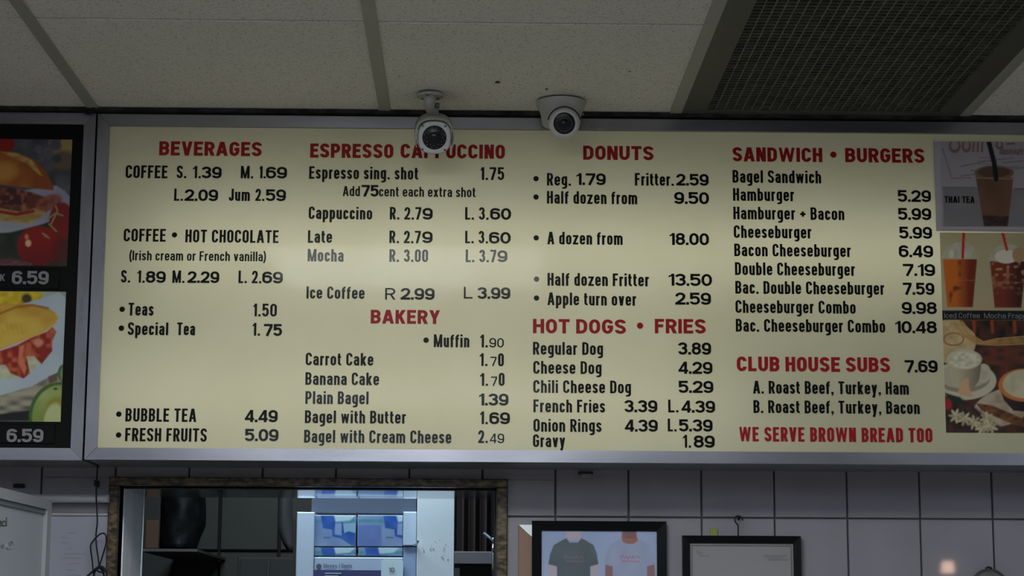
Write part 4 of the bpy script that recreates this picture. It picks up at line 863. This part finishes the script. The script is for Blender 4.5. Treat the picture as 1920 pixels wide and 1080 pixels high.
# whiteboard standing at an angle (its right end is further away)
WA = at(-60, 990, -.38); WBp = at(85, 990, yw-.05)
zt0 = at(85, 938, yw-.05).z
d_ = Vector((WBp.x-WA.x, WBp.y-WA.y, 0)); Lw = d_.length; d_.normalize(); n_ = Vector((d_.y, -d_.x, 0))
wbd = empty('whiteboard', (WBp.x-.1, WBp.y-.1, .9), 'whiteboard in a pale frame with handwriting at the lower left', 'whiteboard')
def slab(a0, a1, z0, z1, f0, f1, name, m):
    o_ = Vector((WBp.x, WBp.y, 0)); P_ = []
    for s_ in (a0, a1):
        for q in (f0, f1):
            for z in (z0, z1): v = o_-d_*s_+n_*q; P_.append((v.x, v.y, z))
    return MB().add(P_, [(0, 1, 3, 2), (4, 6, 7, 5), (0, 4, 5, 1), (2, 3, 7, 6), (0, 2, 6, 4), (1, 5, 7, 3)]).build(name, m, wbd)
zb0 = .95; ztp = zt0
slab(0, Lw, zb0, ztp, -.006, 0, 'backing', 'wb_frame')
slab(0, .020*1.6, zb0, ztp, 0, .012, 'frame', 'wb_frame'); slab(.032, Lw, ztp-.021, ztp, 0, .012, 'frame', 'wb_frame')
slab(.032, Lw, ztp-.031, ztp-.0212, 0, .008, 'shadow_bead', 'wb_band')
slab(.033, Lw, zb0, ztp-.0312, 0, .004, 'writing_surface', 'wb')
def wb_stroke(pxs, m, r=.0012):
    P_ = []
    for x, y in pxs:
        rd = ray(x, y); o_ = Vector((WBp.x, WBp.y, 0))+n_*.0048; t = (o_-CAM).dot(n_)/rd.dot(n_); P_.append(CAM+rd*t)
    MB().tube(smoothpath(P_, 4), r, 6).build('handwriting', m, wbd)
wb_stroke([(-6, 984), (-4, 978), (1, 977), (2, 981), (-4, 982), (-2, 986), (3, 985)], 'ink')
wb_stroke([(11, 979), (7, 977), (4, 981), (6, 986), (11, 983), (12, 970), (12, 987)], 'ink')
wb_stroke([(-4, 1026), (3, 1022), (7, 1022), (6, 1027), (3, 1025)], 'ink_faint'); wb_stroke([(14, 1020), (12, 1026), (16, 1030), (20, 1024), (17, 1017), (23, 1016), (24, 1024), (20, 1030)], 'ink_faint')
# cable hanging from the gap
YC = yw-.035
cab = empty('hanging_cable', at(184, 880, YC), 'black cable hanging in a tied loop left of the serving hatch', 'cable')
P = lambda pts, dy=0: smoothpath([at(x, y, YC-dy) for x, y in pts], 6)
MB().tube(P([(184, 855), (183, 875), (181, 905), (180.5, 935), (182, 960), (182.5, 980), (180, 1003), (181, 1025), (184, 1045), (186, 1062)]), .0017, 8).build('cord', 'rubber', cab)
MB().tube(P([(186, 1062), (193, 1040), (199, 1018), (198, 1003), (191, 1000), (181, 1007), (171, 1020), (170, 1030), (173, 1052), (175, 1075), (178, 1095)], .006), .0017, 8).build('cord_loop', 'rubber', cab)
MB().tube(P([(162, 1082), (172, 1073), (180, 1066), (188, 1062), (196, 1066), (200, 1078), (200, 1095)], .010), .0022, 8).build('cord_loop', 'rubber', cab)
MB().tube(P([(176, 1090), (177, 1074), (184, 1065), (192, 1070), (197, 1088)], .004), .0022, 8).build('cord_loop', 'rubber', cab)
MB().tube(P([(180, 1068), (190, 1064), (196, 1072), (186, 1072), (178, 1066)], .014), .002, 8).build('cable_tie', 'rubber', cab)
mb = pxbox(176, 900, 181, 911, YC-.002, yw-.001); mb.build('cable_clip', 'rubber', cab)
o = pxbox(24, 907, 45, 914, yw-.012, yw-.001, .002).build('wall_clip', 'rubber'); tag(o, 'small dark clip on the tiles under the picture box', 'clip')
# small bracket above the shirt poster
br = empty('tape_hook', at(1094, 900, yw-.005), 'small adhesive hook stuck on the tile under the menu board', 'hook')
pxbox(1084, 884, 1112, 889, yw-.006, yw-.0005, .001).build('plate', 'kitchen_dark', br); pxbox(1090, 888, 1109, 897, yw-.010, yw-.0005, .001).build('hook_pad', mat('hook_pad', (.16, .16, .16), .5), br)
# ================================================================== FRAMES ON THE TILES
def frame_thing(name, label, cat, x0, y0, x1, y1, fw, m, dep=.02, yb=1180, rot=0):
    t = empty(name, at((x0+x1)/2, yb, yw), label, cat); f = yw-dep
    a = at(x0, (y0+1040)/2, f); b_ = at(x1, (y0+1040)/2, f); z1 = at((x0+x1)/2, y0, f).z; z0 = at((x0+x1)/2, yb, f).z; k = fw/F*(DIST+f)
    mb = MB(); 
    def rail(pts):
        mb = MB().prism(pts, f, yw-.001); 
        for i in (2, 3): mb.v[i].y += .004
        mb.build('frame_rail', m, t)
    X0, X1 = a.x, b_.x
    rail([(X0, z1), (X1, z1), (X1-k, z1-k), (X0+k, z1-k)]); rail([(X0, z1), (X0, z0), (X0+k, z0+k), (X0+k, z1-k)])
    rail([(X1, z1), (X1, z0), (X1-k, z0+k), (X1-k, z1-k)]); rail([(X0, z0), (X1, z0), (X1-k, z0+k), (X0+k, z0+k)])
    return t, X0+k, X1-k, z0+k, z1-k, f
t, a, b_, z0, z1, f = frame_thing('shirt_poster', 'black framed poster of two t-shirts hanging on the tiles', 'poster', 997.5, 977, 1250, 1180, 18, 'frame_black')
p = Print(1015, 1233, 993, 1165, f+.008, 1.4)
p.put(np.ones(p.X.shape), (150, 162, 186), (132, 146, 180), p.noise(90, 60, 2))
def shirt(cx, c1, c2, ink, skin):
    p.put(p.pol([(cx-14, 985), (cx+12, 985), (cx+13, 1005), (cx+15, 1012), (cx-16, 1012)]), skin)
    p.put(p.pol([(cx-46, 1058), (cx-32, 1058), (cx-30, 1165), (cx-50, 1165)]), skin); p.put(p.pol([(cx+32, 1058), (cx+46, 1058), (cx+52, 1165), (cx+33, 1165)]), skin)
    p.put(p.pol([(cx-14, 1009), (cx-22, 1013), (cx-38, 1022), (cx-45, 1040), (cx-48, 1058), (cx-32, 1062), (cx-30, 1165), (cx+30, 1165), (cx+31, 1062), (cx+46, 1058), (cx+43, 1038), (cx+37, 1022), (cx+22, 1013), (cx+14, 1009), (cx+8, 1017), (cx-8, 1017)]), c1, c2, p.noise(18, 24, 8))
    for q in ([(cx-20, 1044), (cx-12, 1041), (cx-16, 1048)], [(cx-10, 1047), (cx-7, 1043), (cx-3, 1048), (cx+1, 1043)], [(cx+3, 1047), (cx+6, 1042), (cx+9, 1048)], [(cx+12, 1043), (cx+18, 1046)], [(cx-14, 1052), (cx+18, 1053)]): p.put(p.line(q, 2.2), ink)
shirt(1076, (80, 92, 97), (72, 82, 92), (108, 94, 102), (160, 150, 162)); shirt(1181, (132, 142, 168), (142, 150, 176), (158, 108, 132), (126, 96, 102))
p.put(p.ell(1181, 1012, 15, 8), (140, 98, 88)); p.put(p.pol([(1171, 990), (1191, 990), (1192, 1010), (1170, 1010)]), (116, 88, 90))
p.build('picture', 'print_paper', t)
MB().quad((a, f+.005, z0), (b_, f+.005, z0), (b_, f+.005, z1), (a, f+.005, z1))
t, a, b_, z0, z1, f = frame_thing('certificate_frame', 'black framed certificate hanging from a hook on the tiles', 'picture frame', 1280, 1004.5, 1502, 1180, 14, 'frame_black')
MB().box((a, f+.008, z0), (b_, f+.011, z1)).build('certificate', mat('cert', (.21, .205, .215), .12, coat=1), t)
k = .004
for x0_, x1_, za, zb_ in ((a+k, b_-k, z1-k-.0012, z1-k), (a+k, a+k+.0012, z0+k, z1-k), (b_-k-.0012, b_-k, z0+k, z1-k)): MB().box((x0_, f+.006, za), (x1_, f+.0079, zb_)).build('inner_bead', 'gilt', t)
for (x0_, y0_, x1_, y1_) in ((1305, 1033, 1313, 1035), (1307, 1036, 1318, 1038), (1310, 1041, 1330, 1043), (1432, 1041, 1475, 1043), (1435, 1045, 1470, 1046.5), (1440, 1049, 1478, 1050.5)):
    pxbox(x0_, y0_, x1_, y1_, f+.0072, f+.0078).build('print_line', mat('cert_ink', (.11, .11, .12), .5) if x0_ == 1305 else 'cert_ink', t)
hk = empty('wall_hook', at(1384, 1003, yw-.01), 'thin black hook the certificate frame hangs from', 'hook')
MB().tube(P([(1384, 1006), (1384, 992), (1383.5, 985), (1379, 979), (1377.5, 972), (1380, 968.5), (1385, 967.5), (1390, 970), (1393, 976)]), .0016, 8).build('wire', 'rubber', hk)
MB().lathe([(.003, 0), (.003, .012), (0, .012)], at(1384, 973, yw-.001)+Vector((0, -.012, 0)), (0, 1, 0), 12, False).build('nail', 'screw', hk)
o = pxbox(1331.5, 991, 1346, 1012, yw-.006, yw-.0005, .001).build('green_note', 'green'); tag(o, 'small olive green note peeking over the certificate frame', 'note')
bw = empty('brown_board', at(985, 1180, yw), 'narrow brown board with a white corner left of the shirt poster', 'board')
pxbox(971.5, 984, 1003, 1180, yw-.010, yw-.002, .001).build('board', 'wood_brown', bw)
c = [at(x, y, yw-.011) for x, y in ((973, 984), (1003, 984), (1003, 1009), (994, 1004))]
MB().prism([(v.x, v.z) for v in c], yw-.0125, yw-.0105).build('white_corner', 'paper_bright', bw)
# round grey plate
cd = at(1856, 1101, yw-.02); rd = empty('round_plate', cd, 'grey round plate with a dark rim at the bottom right on the tiles', 'plate')
MB().lathe([(0, -.012), (.030, -.010), (.036, -.004), (.037, .018)], cd, (0, 1, 0), 48, False).build('plate', 'dome_grey', rd)
MB().lathe([(.0362, -.006), (.0385, -.006), (.039, .004), (.037, .006)], cd, (0, 1, 0), 48, False).build('rim', mat('rim', (.05, .05, .07), .35, .4), rd)
MB().tube([at(1848, 1066, yw-.02), at(1853, 1063, yw-.02), at(1860, 1066, yw-.02)], .002, 8).build('hanger', 'rubber', rd)
# small warm lamp behind the viewer, mirrored in a tile
M_ = at(1763, 1051, YW); dr = (M_-CAM).normalized(); dr.y = -dr.y
lp = M_+dr*((3.6+YW)/abs(dr.y))
lt = empty('warm_lamp', lp+Vector((0, 0, .12)), 'small warm shaded lamp further back in the shop', 'lamp')
MB().lathe([(.022, -.022), (.027, .022)], lp, (0, 0, -1), 24, False).build('shade', 'warm_shade', lt)
MB().tube([lp+Vector((0, 0, .04)), Vector((lp.x, lp.y, HC))], .004, 8).build('cord', 'rubber', lt)
